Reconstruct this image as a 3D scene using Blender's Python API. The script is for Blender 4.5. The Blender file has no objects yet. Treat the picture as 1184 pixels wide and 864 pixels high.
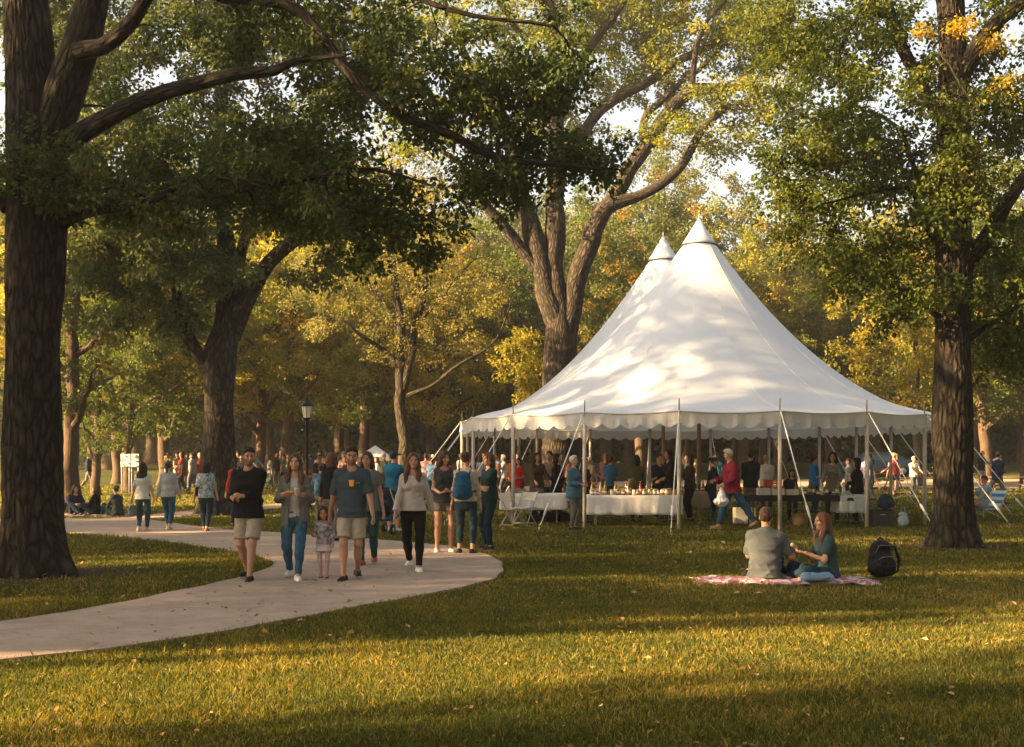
import bpy, bmesh, math, random
import numpy as np
from mathutils import Vector, Matrix

SC = bpy.context.scene
COL = SC.collection
F_PX, CX, HY, CH = 1430.0, 592.0, 532.0, 1.6   # focal length in px, centre x, horizon y, camera height

def gz(x, y):
    """height of the lawn: flat near, rising gently towards the wood"""
    t = np.clip((np.hypot(x, y) - 42.0) / 70.0, 0, 1)
    return 1.25 * t * t * (3 - 2 * t)

def W(px, py, d):
    return Vector(((px - CX) / F_PX * d, d, CH + (HY - py) / F_PX * d))

def G(px, py):
    d = F_PX * CH / (py - HY)
    return ((px - CX) / F_PX * d, d)

def XD(px, d):
    return ((px - CX) / F_PX * d, d)

# ---------------------------------------------------------------- materials
_M = {}
def mat(name, c, rough=0.8, var=0.12, scale=8.0, bump=0.0, metal=0.0, c2=None, detail=4, stretch=(1, 1, 1), spec=0.3, trans=0.0):
    if name in _M: return _M[name]
    m = bpy.data.materials.new(name); m.use_nodes = True
    nt = m.node_tree; N = nt.nodes; L = nt.links
    b = N['Principled BSDF']
    tc = N.new('ShaderNodeTexCoord'); mp = N.new('ShaderNodeMapping'); mp.inputs['Scale'].default_value = stretch
    no = N.new('ShaderNodeTexNoise'); no.inputs['Scale'].default_value = scale; no.inputs['Detail'].default_value = detail
    L.new(tc.outputs['Object'], mp.inputs['Vector']); L.new(mp.outputs[0], no.inputs['Vector'])
    mx = N.new('ShaderNodeMix'); mx.data_type = 'RGBA'
    cr = N.new('ShaderNodeMapRange'); cr.inputs[1].default_value = 0.3; cr.inputs[2].default_value = 0.7
    L.new(no.outputs['Fac'], cr.inputs[0]); L.new(cr.outputs[0], mx.inputs[0])
    a = [min(1, v * (1 - var)) for v in c]; d = [min(1, v * (1 + var)) for v in c] if c2 is None else c2
    mx.inputs[6].default_value = (*a, 1); mx.inputs[7].default_value = (*d, 1)
    L.new(mx.outputs[2], b.inputs['Base Color'])
    b.inputs['Roughness'].default_value = rough; b.inputs['Metallic'].default_value = metal
    b.inputs['Specular IOR Level'].default_value = spec
    if bump > 0:
        bp = N.new('ShaderNodeBump'); bp.inputs['Strength'].default_value = 0.6; bp.inputs['Distance'].default_value = bump
        L.new(no.outputs['Fac'], bp.inputs['Height']); L.new(bp.outputs[0], b.inputs['Normal'])
    if trans > 0:
        tr = N.new('ShaderNodeBsdfTranslucent'); ms = N.new('ShaderNodeMixShader'); ms.inputs[0].default_value = trans
        L.new(mx.outputs[2], tr.inputs['Color']); L.new(b.outputs[0], ms.inputs[1]); L.new(tr.outputs[0], ms.inputs[2])
        L.new(ms.outputs[0], N['Material Output'].inputs['Surface'])
    _M[name] = m
    return m

def leafmat(name, stops, trans=0.45, rough=0.55):
    """leaves: colour picked per leaf from the attribute v (0..1) along colour stops"""
    m = bpy.data.materials.new(name); m.use_nodes = True
    nt = m.node_tree; N = nt.nodes; L = nt.links; b = N['Principled BSDF']
    at = N.new('ShaderNodeAttribute'); at.attribute_name = 'v'
    oi = N.new('ShaderNodeObjectInfo')
    ad = N.new('ShaderNodeMath'); ad.operation = 'MULTIPLY_ADD'; ad.inputs[1].default_value = 0.16; 
    L.new(oi.outputs['Random'], ad.inputs[0]); L.new(at.outputs['Fac'], ad.inputs[2])
    sb = N.new('ShaderNodeMath'); sb.operation = 'SUBTRACT'; sb.inputs[1].default_value = 0.08
    L.new(ad.outputs[0], sb.inputs[0])
    cr = N.new('ShaderNodeValToRGB'); e = cr.color_ramp.elements
    e[0].position = stops[0][0]; e[0].color = (*stops[0][1], 1)
    e[1].position = stops[-1][0]; e[1].color = (*stops[-1][1], 1)
    for p, c in stops[1:-1]:
        k = e.new(p); k.color = (*c, 1)
    L.new(sb.outputs[0], cr.inputs[0]); L.new(cr.outputs[0], b.inputs['Base Color'])
    b.inputs['Roughness'].default_value = rough; b.inputs['Specular IOR Level'].default_value = 0.25
    tr = N.new('ShaderNodeBsdfTranslucent'); ms = N.new('ShaderNodeMixShader'); ms.inputs[0].default_value = trans
    hs = N.new('ShaderNodeHueSaturation'); hs.inputs['Saturation'].default_value = 1.15; hs.inputs['Value'].default_value = 1.5
    L.new(cr.outputs[0], hs.inputs['Color']); L.new(hs.outputs[0], tr.inputs['Color'])
    L.new(b.outputs[0], ms.inputs[1]); L.new(tr.outputs[0], ms.inputs[2]); L.new(ms.outputs[0], N['Material Output'].inputs['Surface'])
    return m

# ---------------------------------------------------------------- objects
def tag(o, label=None, cat=None, group=None, kind=None):
    if label: o['label'] = label
    if cat: o['category'] = cat
    if group: o['group'] = group
    if kind: o['kind'] = kind
    return o

def empty(name, loc=(0, 0, 0), rz=0.0):
    o = bpy.data.objects.new(name, None); COL.objects.link(o)
    o.location = loc; o.rotation_euler = (0, 0, rz); o.empty_display_size = 0.2
    return o

def npmesh(name, verts, faces, mats, parent=None, smooth=False, attr=None, midx=None, loc=None, rz=None, sizes=None):
    """verts (n,3), faces (m,k) or flat index array with sizes"""
    me = bpy.data.meshes.new(name)
    verts = np.asarray(verts, dtype=np.float32)
    if sizes is None:
        faces = np.asarray(faces, dtype=np.int32); k = faces.shape[1]; nf = faces.shape[0]
        ls = np.arange(nf, dtype=np.int32) * k; flat = faces.ravel()
    else:
        flat = np.asarray(faces, dtype=np.int32); sizes = np.asarray(sizes, dtype=np.int32); nf = len(sizes)
        ls = np.concatenate([[0], np.cumsum(sizes)[:-1]]).astype(np.int32)
    me.vertices.add(len(verts)); me.vertices.foreach_set('co', verts.ravel())
    me.loops.add(len(flat)); me.loops.foreach_set('vertex_index', flat)
    me.polygons.add(nf); me.polygons.foreach_set('loop_start', ls)
    if midx is not None: me.polygons.foreach_set('material_index', np.asarray(midx, dtype=np.int32))
    me.update(calc_edges=True)
    me.polygons.foreach_set('use_smooth', np.full(nf, bool(smooth)))
    if attr is not None:
        a = me.attributes.new('v', 'FLOAT', 'POINT'); a.data.foreach_set('value', np.asarray(attr, dtype=np.float32))
    for m in (mats if isinstance(mats, (list, tuple)) else [mats]): me.materials.append(m)
    o = bpy.data.objects.new(name, me); COL.objects.link(o)
    if parent is not None: o.parent = parent
    if loc is not None: o.location = loc
    if rz is not None: o.rotation_euler = (0, 0, rz)
    return o

class MB:
    """collects simple solids into one mesh"""
    def __init__(s): s.v = []; s.f = []; s.sm = []; s.mi = []; s.cur = 0
    def add(s, vs, fs, smooth=False):
        n = len(s.v); s.v += [tuple(v) for v in vs]; s.f += [tuple(i + n for i in f) for f in fs]
        s.sm += [smooth] * len(fs); s.mi += [s.cur] * len(fs); return s
    def box(s, c, d, rz=0, bev=0.0, R=None):
        hx, hy, hz = d[0] / 2, d[1] / 2, d[2] / 2
        bm = bmesh.new(); bmesh.ops.create_cube(bm, size=1)
        for v in bm.verts: v.co = Vector((v.co.x * d[0], v.co.y * d[1], v.co.z * d[2]))
        if bev > 0: bmesh.ops.bevel(bm, geom=bm.edges[:], offset=bev, segments=2, affect='EDGES')
        M = Matrix.Translation(c) @ (R.to_4x4() if R is not None else Matrix.Rotation(rz, 4, 'Z'))
        bm.verts.index_update()
        s.add([M @ v.co for v in bm.verts], [[v.index for v in f.verts] for f in bm.faces]); bm.free(); return s
    def tube(s, pts, rad, sides=8, cap=True):
        pts = [Vector(p) for p in pts]
        if not isinstance(rad, (list, tuple)): rad = [rad] * len(pts)
        vs = []; fs = []; up = None
        for i, p in enumerate(pts):
            t = (pts[min(i + 1, len(pts) - 1)] - pts[max(i - 1, 0)]).normalized()
            if up is None:
                up = Vector((0, 0, 1)) if abs(t.z) < 0.9 else Vector((1, 0, 0))
            a = t.cross(up).normalized(); b = a.cross(t).normalized(); up = b
            for k in range(sides):
                an = 2 * math.pi * k / sides
                vs.append(p + (a * math.cos(an) + b * math.sin(an)) * rad[i])
        for i in range(len(pts) - 1):
            for k in range(sides):
                k2 = (k + 1) % sides
                fs.append((i * sides + k, (i + 1) * sides + k, (i + 1) * sides + k2, i * sides + k2))
        if cap:
            fs.append(tuple(range(sides))); fs.append(tuple((len(pts) - 1) * sides + k for k in reversed(range(sides))))
        return s.add(vs, fs, True)
    def lathe(s, c, prof, sides=16, sq=False):
        vs = []; fs = []
        for (r, z) in prof:
            for k in range(sides):
                an = 2 * math.pi * (k + 0.5) / sides
                vs.append((c[0] + r * math.cos(an), c[1] + r * math.sin(an), c[2] + z))
        for i in range(len(prof) - 1):
            for k in range(sides):
                k2 = (k + 1) % sides
                fs.append((i * sides + k, i * sides + k2, (i + 1) * sides + k2, (i + 1) * sides + k))
        fs.append(tuple(reversed(range(sides)))); fs.append(tuple((len(prof) - 1) * sides + k for k in range(sides)))
        return s.add(vs, fs, not sq)
    def build(s, name, m, parent=None, loc=None, rz=None):
        me = bpy.data.meshes.new(name); me.from_pydata([tuple(v) for v in s.v], [], s.f)
        me.polygons.foreach_set('use_smooth', s.sm)
        me.polygons.foreach_set('material_index', s.mi)
        for k in (m if isinstance(m, (list, tuple)) else [m]): me.materials.append(k)
        me.update()
        o = bpy.data.objects.new(name, me); COL.objects.link(o)
        if parent is not None: o.parent = parent
        if loc is not None: o.location = loc
        if rz is not None: o.rotation_euler = (0, 0, rz)
        return o

KIDS = {}
def copy_tree(o, parent=None):
    c = o.copy(); COL.objects.link(c)
    if parent is not None: c.parent = parent
    for ch in list(o.children): copy_tree(ch, c)
    return c

# ---------------------------------------------------------------- implicit surfaces
def _sn(F, org, h):
    """surface nets"""
    s = F < 0
    c = s[:-1, :-1, :-1].astype(np.int8)
    for dx, dy, dz in ((1,0,0),(0,1,0),(0,0,1),(1,1,0),(1,0,1),(0,1,1),(1,1,1)):
        c = c + s[dx:F.shape[0]-1+dx, dy:F.shape[1]-1+dy, dz:F.shape[2]-1+dz]
    I, J, K = np.nonzero((c > 0) & (c < 8))
    n = len(I); idx = np.full(c.shape, -1, dtype=np.int32); idx[I, J, K] = np.arange(n)
    cor = [(a, b, d) for a in (0, 1) for b in (0, 1) for d in (0, 1)]
    val = {q: F[I + q[0], J + q[1], K + q[2]] for q in cor}
    acc = np.zeros((n, 3)); cnt = np.zeros(n)
    for p in cor:
        for ax in range(3):
            if p[ax]: continue
            q = list(p); q[ax] = 1; q = tuple(q)
            m = (val[p] < 0) != (val[q] < 0)
            t = val[p][m] / (val[p][m] - val[q][m])
            pt = np.tile(np.array(p, float), (m.sum(), 1)); pt[:, ax] += t
            acc[m] += pt; cnt[m] += 1
    V = (acc / cnt[:, None] + np.stack([I, J, K], 1)) * h + np.array(org)
    Q = []
    for ax in range(3):
        sl0 = [slice(None)] * 3; sl1 = [slice(None)] * 3; sl0[ax] = slice(0, -1); sl1[ax] = slice(1, None)
        A = s[tuple(sl0)]; B = s[tuple(sl1)]
        X = np.stack(np.nonzero(A != B), 1)
        a1, a2 = (ax + 1) % 3, (ax + 2) % 3
        X = X[(X[:, a1] > 0) & (X[:, a2] > 0)]
        lim = np.array(c.shape)
        X = X[(X < lim).all(1)]
        def off(u, v):
            Y = X.copy(); Y[:, a1] -= u; Y[:, a2] -= v; return idx[Y[:, 0], Y[:, 1], Y[:, 2]]
        q = np.stack([off(1, 1), off(0, 1), off(0, 0), off(1, 0)], 1)
        fl = ~A[X[:, 0], X[:, 1], X[:, 2]]
        q[fl] = q[fl][:, ::-1]
        Q.append(q)
    Q = np.concatenate(Q); Q = Q[(Q >= 0).all(1)]
    return V, Q

def v3(*a): return np.array(a[0] if len(a) == 1 else a, dtype=np.float64)
def nrm(v): v = np.asarray(v, float); return v / (np.linalg.norm(v) + 1e-9)

def C(a, b, ra, rb, k=None): return ('c', v3(a), v3(b), ra, rb, k)
def T(a, b, ra, rb, ka, kb, ax, k=None): return ('t', v3(a), v3(b), ra, rb, ka, kb, nrm(ax), k)
def Fl(a, b, ra, rb, k=None): return ('f', v3(a), v3(b), ra, rb, k)
def E(c, r, R=None, k=None): return ('e', v3(c), v3(r), np.eye(3) if R is None else np.asarray(R), k)

def _bb(p):
    if p[0] in 'cf':
        r = max(p[3], p[4]); return np.minimum(p[1], p[2]) - r, np.maximum(p[1], p[2]) + r
    if p[0] == 't':
        r = max(p[3] * max(1, p[5]), p[4] * max(1, p[6])); return np.minimum(p[1], p[2]) - r, np.maximum(p[1], p[2]) + r
    r = p[2].max(); return p[1] - r, p[1] + r

def _ev(p, X, Y, Z):
    if p[0] == 'e':
        R = p[3]; x, y, z = X - p[1][0], Y - p[1][1], Z - p[1][2]
        u = R[0,0]*x + R[1,0]*y + R[2,0]*z; v = R[0,1]*x + R[1,1]*y + R[2,1]*z; w = R[0,2]*x + R[1,2]*y + R[2,2]*z
        r = p[2]; l = np.sqrt((u/r[0])**2 + (v/r[1])**2 + (w/r[2])**2)
        g = np.sqrt((u/r[0]**2)**2 + (v/r[1]**2)**2 + (w/r[2]**2)**2) + 1e-6
        return l * (l - 1) / g
    a, b = p[1], p[2]; ab = b - a; L2 = (ab ** 2).sum() + 1e-9
    x, y, z = X - a[0], Y - a[1], Z - a[2]
    t0 = (x * ab[0] + y * ab[1] + z * ab[2]) / L2; t = np.clip(t0, 0, 1)
    x = x - t * ab[0]; y = y - t * ab[1]; z = z - t * ab[2]
    r = p[3] + (p[4] - p[3]) * t
    if p[0] == 'c': return np.sqrt(x*x + y*y + z*z) - r
    if p[0] == 'f': return np.maximum(np.sqrt(x*x + y*y + z*z) - r, (t0 - 1) * math.sqrt(L2) + INF[0])
    A = p[7]; kw = p[5] + (p[6] - p[5]) * t
    q = x*A[0] + y*A[1] + z*A[2]
    x = x - q*A[0]; y = y - q*A[1]; z = z - q*A[2]
    return (np.sqrt((q/kw)**2 + x*x + y*y + z*z) - r) * (0.5 + 0.5 / np.maximum(kw, 1))

INF = [0.0]
def smin(a, b, k):
    h = np.maximum(k - np.abs(a - b), 0) / k
    return np.minimum(a, b) - h * h * k * 0.25

def implicit(prims, h, k=0.03, inflate=0.0, cuts=(), noise=None, subs=()):
    """prims united smoothly; cuts: functions f(X,Y,Z) -> field, kept where < 0; subs: prims carved away"""
    lo = np.min([_bb(p)[0] for p in prims], 0) - inflate - 3 * h; hi = np.max([_bb(p)[1] for p in prims], 0) + inflate + 3 * h
    n = np.ceil((hi - lo) / h).astype(int) + 1
    F = np.full(n, 0.08, dtype=np.float32)
    ax = [(lo[i] + np.arange(n[i]) * h).astype(np.float32) for i in range(3)]
    def region(p, pad):
        a, b = _bb(p)
        i0 = np.clip(np.floor((a - pad - lo) / h).astype(int), 0, n); i1 = np.clip(np.ceil((b + pad - lo) / h).astype(int) + 1, 0, n)
        sl = tuple(slice(i0[j], i1[j]) for j in range(3))
        return sl, (ax[0][sl[0]][:, None, None], ax[1][sl[1]][None, :, None], ax[2][sl[2]][None, None, :])
    INF[0] = inflate
    for p in prims:
        kk = p[-1] if p[-1] is not None and not isinstance(p[-1], np.ndarray) else k
        sl, g = region(p, 0.05 + inflate)
        F[sl] = smin(F[sl], _ev(p, *g) - inflate, kk)
    for p in subs:
        sl, g = region(p, 0.02)
        F[sl] = -smin(-F[sl], _ev(p, *g), p[-1] or 0.008)
    g = (ax[0][:, None, None], ax[1][None, :, None], ax[2][None, None, :])
    if noise is not None: F = F + noise(*g).astype(np.float32)
    for c in cuts: F = np.maximum(F, c(*g).astype(np.float32))
    F[0] = F[-1] = 0.05; F[:, 0] = F[:, -1] = 0.05; F[:, :, 0] = F[:, :, -1] = 0.05
    return _sn(F, lo, h)
# ---------------------------------------------------------------- people
def ik(a, t, l1, l2, pole):
    a, t = v3(a), v3(t); d = t - a; L = np.linalg.norm(d)
    if L > (l1 + l2) * 0.999: t = a + d / L * (l1 + l2) * 0.999; d = t - a; L = np.linalg.norm(d)
    L = max(L, 0.02); c = (l1*l1 - l2*l2 + L*L) / (2*L); hh = math.sqrt(max(l1*l1 - c*c, 0)); u = d / L
    p = v3(pole); p = nrm(p - u * np.dot(p, u))
    return a + u * c + p * hh, t

def rot(yaw=0, pitch=0, roll=0):
    """columns: x, y, z axes. facing -y; yaw>0 turns to +x (image right); pitch>0 looks down"""
    M = Matrix.Rotation(math.radians(yaw), 3, 'Z') @ Matrix.Rotation(math.radians(pitch), 3, 'X') @ Matrix.Rotation(math.radians(roll), 3, 'Y')
    return np.array(M)

_NZ = np.random.default_rng(99).uniform(-1, 1, (32, 32, 32)).astype(np.float32)
def vnoise(x, y, z):
    x, y, z = np.broadcast_arrays(x, y, z)
    xi, yi, zi = np.floor(x), np.floor(y), np.floor(z); fx, fy, fz = x - xi, y - yi, z - zi
    fx, fy, fz = fx*fx*(3 - 2*fx), fy*fy*(3 - 2*fy), fz*fz*(3 - 2*fz)
    xi, yi, zi = xi.astype(np.int32) & 31, yi.astype(np.int32) & 31, zi.astype(np.int32) & 31; x1, y1, z1 = (xi + 1) & 31, (yi + 1) & 31, (zi + 1) & 31
    l = lambda a, b, t: a + (b - a)*t
    return l(l(l(_NZ[xi, yi, zi], _NZ[x1, yi, zi], fx), l(_NZ[xi, y1, zi], _NZ[x1, y1, zi], fx), fy), l(l(_NZ[xi, yi, z1], _NZ[x1, yi, z1], fx), l(_NZ[xi, y1, z1], _NZ[x1, y1, z1], fx), fy), fz)
def folds(seed, amp, f=9.0):
    o = (seed*3.17) % 31
    def n(X, Y, Z):
        q = f*0.62; w = 0.9*vnoise(X*q*.6 + o, Y*q*.6, Z*q*.6)
        a = np.abs(vnoise(X*q + 0.7*q*Z + o + w, Y*q*1.1, Z*q*1.5 - 0.3*q*X)) * 2
        b = np.abs(vnoise(X*q*1.9 - 1.1*q*Z, Y*q*2 + o + w, Z*q*2.3 + w)) * 1.1
        return amp * (a + b - 0.85)
    return n

def hand_prims(wr, d, n, side, curl=0.35, thumb_in=0.4):
    """wr wrist, d hand direction, n palm normal; side=+1 for the person's left (local +x)"""
    d = nrm(d); n = nrm(np.asarray(n, float) - d * np.dot(n, d)); a = nrm(np.cross(d, n)) * side
    P = [T(wr, wr + d*0.075, 0.016, 0.013, 1.5, 2.7, a, 0.02)]
    for i, (o, L) in enumerate(((0.030, 0.068), (0.011, 0.076), (-0.009, 0.071), (-0.028, 0.056))):
        b = wr + d*0.080 + a*o; c1 = curl * (0.9 + 0.1*i)
        d1 = nrm(d*math.cos(c1*0.9) + n*math.sin(c1*0.9) + a*o*2.2*(1-curl)); d2 = nrm(d*math.cos(c1*2.1) + n*math.sin(c1*2.1))
        m = b + d1*L*0.52
        P += [C(b - d*0.01, m, 0.0092, 0.0085, 0.006), C(m, m + d2*L*0.5, 0.0085, 0.0068, 0.006)]
    tb = wr + d*0.025 + a*0.026; t1 = tb + nrm(d*0.8 + a*(1-thumb_in) + n*0.5)*0.036; t2 = t1 + nrm(d*0.9 + a*0.2*(1-thumb_in) + n*(0.4 + curl*0.6))*0.030
    P += [C(tb, t1, 0.0125, 0.0105, 0.008), C(t1, t2, 0.010, 0.008, 0.006)]
    return P

def person(label, x, y, H, yaw=0, female=False, skin='skin_light', hair='hair_brown', style='short', top=None, bottom=None, shoes=None,
           feet=None, hands=None, handdir=None, head=(0, 0, 0), lean=(0, 0), pel=(0, 0, 0.93), twist=0, curl=0.4, h=0.0070, hs=1.0, poles=None, kneepole=None,
           group=None, seed=1, z=None, footdir=None, extras=(), width=1.0, beard=False, emblem=False, fingers=True, lvl=2, name='person', cat='person', cap=None, palms=None):
    s = H / (1.75 + (hs - 1) * 0.13)
    rnd = random.Random(seed); fw = 0.140 if female else 0.164; bw = width
    pel = v3(pel); u = nrm((lean[0], lean[1], 1.0)); tw = math.radians(twist)
    sx = nrm(np.cross(np.cross(u, (math.cos(tw), math.sin(tw), 0)), u)); px = v3(1, 0, 0)
    fwd = np.cross(sx, u) * 1.0; fwd = -nrm(np.cross(u, sx))  # forward of the chest (-y)
    sc = pel + u * 0.50; nb = pel + u * 0.545
    R = rot(*head); hc = nb + u * 0.055 + R[:, 2] * 0.10 * hs + np.array(R[:, 1]) * -0.012
    hipw = 0.098 if female else 0.09
    feet = feet or ((-0.10, 0, 0.085), (0.10, 0, 0.085)); hands = hands or ((-0.30, -0.02, 0.80), (0.30, -0.02, 0.80))
    footdir = footdir or ((-0.2, -1, 0), (0.2, -1, 0))
    kneepole = kneepole or ((-0.1, -1, 0.1), (0.1, -1, 0.1)); poles = poles or ((-0.35, 1, -0.2), (0.35, 1, -0.2))
    hips = [pel + px * q * hipw - v3(0, 0, 0.02) for q in (-1, 1)]
    legs = [(hips[i],) + ik(hips[i], feet[i], 0.43, 0.415, kneepole[i]) for i in (0, 1)]
    shs = [sc + sx * q * fw * (1 + (bw - 1) * .5) - u * 0.045 for q in (-1, 1)]
    arms = [(shs[i],) + ik(shs[i], hands[i], 0.285, 0.255, poles[i]) for i in (0, 1)]
    ar = 0.85 if female else 1.0
    torso = lambda e=0.0, wa=0.0: [
        T(pel - u*0.03, pel + u*0.15, (0.118 if female else 0.112)*bw + e, (0.088 if female else 0.102)*bw + e + wa, 1.26, 1.22, px, 0.05),
        T(pel + u*0.15, pel + u*0.36, (0.088 if female else 0.102)*bw + e + wa, (0.106 if female else 0.118)*bw + e, 1.32, 1.36, sx, 0.05),
        T(pel + u*0.36, pel + u*0.435, (0.104 if female else 0.116)*bw + e, 0.072 + e, 1.38, 1.95 if not female else 1.75, sx, 0.05),
        C(nb - u*0.03, sc - sx*fw*0.8 - u*0.04, 0.048 + e, 0.045 + e, 0.04), C(nb - u*0.03, sc + sx*fw*0.8 - u*0.04, 0.048 + e, 0.045 + e, 0.04),
    ] + ([E(pel + u*0.335 + sx*q*0.07 + fwd*0.085, (0.058 + e, 0.05 + e, 0.055 + e), k=0.04) for q in (-1, 1)] if female and hs < 1.2 else [])
    neck = [C(nb - u*0.05, hc - R[:, 2]*0.05, 0.055*(0.86 if female else 1), 0.05*(0.86 if female else 1), 0.03)]
    def hp(c): return hc + hs * (R @ v3(c))
    q = hs
    headp = [E(hp((0, 0.012, 0.025)), v3(0.074, 0.092, 0.087)*q, R, 0.02), E(hp((0, -0.022, -0.032)), v3(0.056, 0.066, 0.078)*q, R, 0.03),
             E(hp((0, -0.058, -0.088)), v3(0.027, 0.024, 0.022)*q, R, 0.03), C(hp((-0.03, -0.078, 0.024)), hp((0.03, -0.078, 0.024)), 0.0125*q, 0.0125*q, 0.012),
             C(hp((0, -0.086, 0.010)), hp((0, -0.106, -0.028)), 0.008*q, 0.0125*q, 0.008), E(hp((0.040, -0.058, -0.028)), v3(0.022, 0.022, 0.022)*q, R, 0.02),
             E(hp((-0.040, -0.058, -0.028)), v3(0.022, 0.022, 0.022)*q, R, 0.02), C(hp((-0.017, -0.083, -0.060)), hp((0.017, -0.083, -0.060)), 0.0085*q, 0.0085*q, 0.008)]
    headp += [E(hp((w*0.076, 0.012, -0.008)), v3(0.009, 0.020, 0.030)*q, R, 0.006) for w in (-1, 1)]
    sock = [E(hp((w*0.030, -0.094, 0.004)), v3(0.016, 0.013, 0.009)*q, R, 0.008) for w in (-1, 1)]
    armp = []; legp = []; handp = []
    for i, w in ((0, -1), (1, 1)):
        a, e, t = arms[i]
        armp += [C(a, e, 0.051*ar, 0.040*ar), C(e, t, 0.040*ar, 0.026*ar), E(a, v3(1, 1, 1)*0.052*ar, k=0.03)]
        dd = nrm(t - e) if not handdir or handdir[i] is None else nrm(handdir[i])
        pn = palms[i] if palms else (-w*0.8, 0.3, 0)
        if fingers: handp += hand_prims(t, dd, pn, w, curl)
        else: handp += [C(t, t + dd*0.13, 0.028, 0.022)]
        a, e, t = legs[i]; fd = nrm(footdir[i]); fl = (0.86 if female else 1.0)
        legp += [C(a, e, 0.086 if female else 0.080, 0.052), C(e, t, 0.051, 0.034), E(e*0.68 + t*0.32 + (-fd)*0.018*(1 if pel[2] > .5 else .3), v3(0.047, 0.047, 0.11), k=0.04)]
        legp += [C(t - v3(0, 0, 0.045), t - v3(0, 0, 0.055) + fd*0.13*fl, 0.036, 0.026)]
    V, Q = implicit(torso() + neck + headp + armp + handp + legp, h, 0.03, subs=sock)
    cen = V[Q].mean(1); L = (cen - hc) @ R / hs; X, Y, Z = L[:, 0], L[:, 1], L[:, 2]; fr = Y < -0.045
    mi = np.zeros(len(Q), int)
    mi[fr & (np.abs(np.abs(X) - 0.030) < 0.0105) & (np.abs(Z - 0.004) < 0.0048)] = 1
    mi[fr & (np.abs(np.abs(X) - 0.031) < 0.018) & (np.abs(Z - 0.0225) < 0.0036)] = 2
    mi[fr & (np.abs(X) < 0.023) & (np.abs(Z + 0.061) < 0.0065)] = 3
    if beard: mi[(Z < -0.050 + 0.9*np.maximum(np.abs(X) - .034, 0)) & (Z > -0.122) & (Y < 0.005) & (mi == 0)] = 4
    z = float(gz(x, y)) if z is None else z
    hm = MATS[hair]
    body = npmesh(name, V*s, Q, [MATS[skin], MATS['eye'], hm, MATS['lip'], MATS['stubble']], None, True, midx=mi, loc=(x, y, z), rz=math.radians(yaw))
    tag(body, label, cat, group)
    hh = h * 1.0
    # ---- top
    if top:
        col, sl, hem, ease = top.get('m'), top.get('sleeve', 0.6), top.get('hem', -0.08), top.get('ease', 0.016)
        ps = torso(0.0, 0.02 if top.get('loose') else 0.004) 
        if top.get('loose'): ps.append(T(pel - u*(-hem if hem < 0 else 0), pel + u*0.2, 0.130*bw, 0.104*bw, 1.30, 1.30, px, 0.05))
        else: ps.append(T(pel + u*min(hem, -.05), pel + u*0.1, 0.131*bw, 0.106*bw, 1.30, 1.28, px, 0.05))
        for i in (0, 1):
            a, e, t = arms[i]; se = top.get('sl_ease', 0.006)
            if sl > 0.05: ps.append(E(a, v3(1, 1, 1)*0.049*ar, k=0.03))
            if sl > 0.05: ps.append((Fl if sl <= 1 else C)(a, a + (e - a)*min(sl, 1), 0.047*ar, 0.039*ar + (se if sl <= 1 else 0)))
            if sl > 1: ps.append(Fl(e, e + (t - e)*(sl - 1), 0.038*ar + se*.4, 0.026*ar + se*.4))
        nz = top.get('neck', 0.0); ncx = nb + fwd*0.035 + u*(0.012 + nz)
        cuts = [lambda X, Y, Z: (hem - ((X - pel[0])*u[0] + (Y - pel[1])*u[1] + (Z - pel[2])*u[2]))]
        nr = top.get('nr', 0.072); cuts.append(lambda X, Y, Z: nr - np.sqrt((X-ncx[0])**2 + (Y-ncx[1])**2 + ((Z-ncx[2])*0.8)**2))
        if top.get('open'):
            ow = top['open']
            def opn(X, Y, Z):
                zz = (X-pel[0])*u[0] + (Y-pel[1])*u[1] + (Z-pel[2])*u[2]
                xx = np.abs((X-pel[0])*sx[0] + (Y-pel[1])*sx[1] + (Z-pel[2])*sx[2]); yy = (X-pel[0])*fwd[0] + (Y-pel[1])*fwd[1] + (Z-pel[2])*fwd[2]
                return np.minimum(ow + 0.06*np.clip(0.25 - zz, -0.2, 0.5) - xx, yy - 0.0)
            cuts.append(opn)
        V, Q = implicit(ps, hh, 0.035, ease, cuts, folds(seed, top.get('fold', 0.0075)))
        tp = npmesh(top.get('name', 'shirt'), V*s, Q, col, body, True)
        if emblem:
            ec = pel + u*0.34 + sx*0.01
            def reg(X, Y, Z):
                a = (X-ec[0]); c = (Z-ec[2]); b1 = np.maximum(np.abs(a) - 0.030 - 0.006*(c > 0.02) - 0.06*np.clip(c, -.05, 0)*-0.0, np.abs(c) - 0.043) 
                b1 = np.maximum(b1, (np.abs(a)*0.8 + np.maximum(-c, 0)) - 0.053)
                return np.maximum(b1, (Y - ec[1]) + 0.0)
            V, Q = implicit(torso(0.0, 0.004), 0.006, 0.035, ease + 0.010, [reg], folds(seed, top.get('fold', 0.0075)))
            npmesh('emblem', V*s, Q, MATS['emblem'], tp, True)
    if top and top.get('inner'):
        pi = torso(0.0, 0.004)
        V, Q = implicit(pi, hh, 0.035, 0.008, [lambda X, Y, Z: (-0.06 - ((X - pel[0])*u[0] + (Y - pel[1])*u[1] + (Z - pel[2])*u[2])),
            lambda X, Y, Z: 0.085 - np.sqrt((X-nb[0]-fwd[0]*.03)**2 + (Y-nb[1]-fwd[1]*.03)**2 + (Z-nb[2])**2)], folds(seed + 3, 0.002))
        npmesh('undershirt', V*s, Q, top['inner'], body, True)
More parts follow.
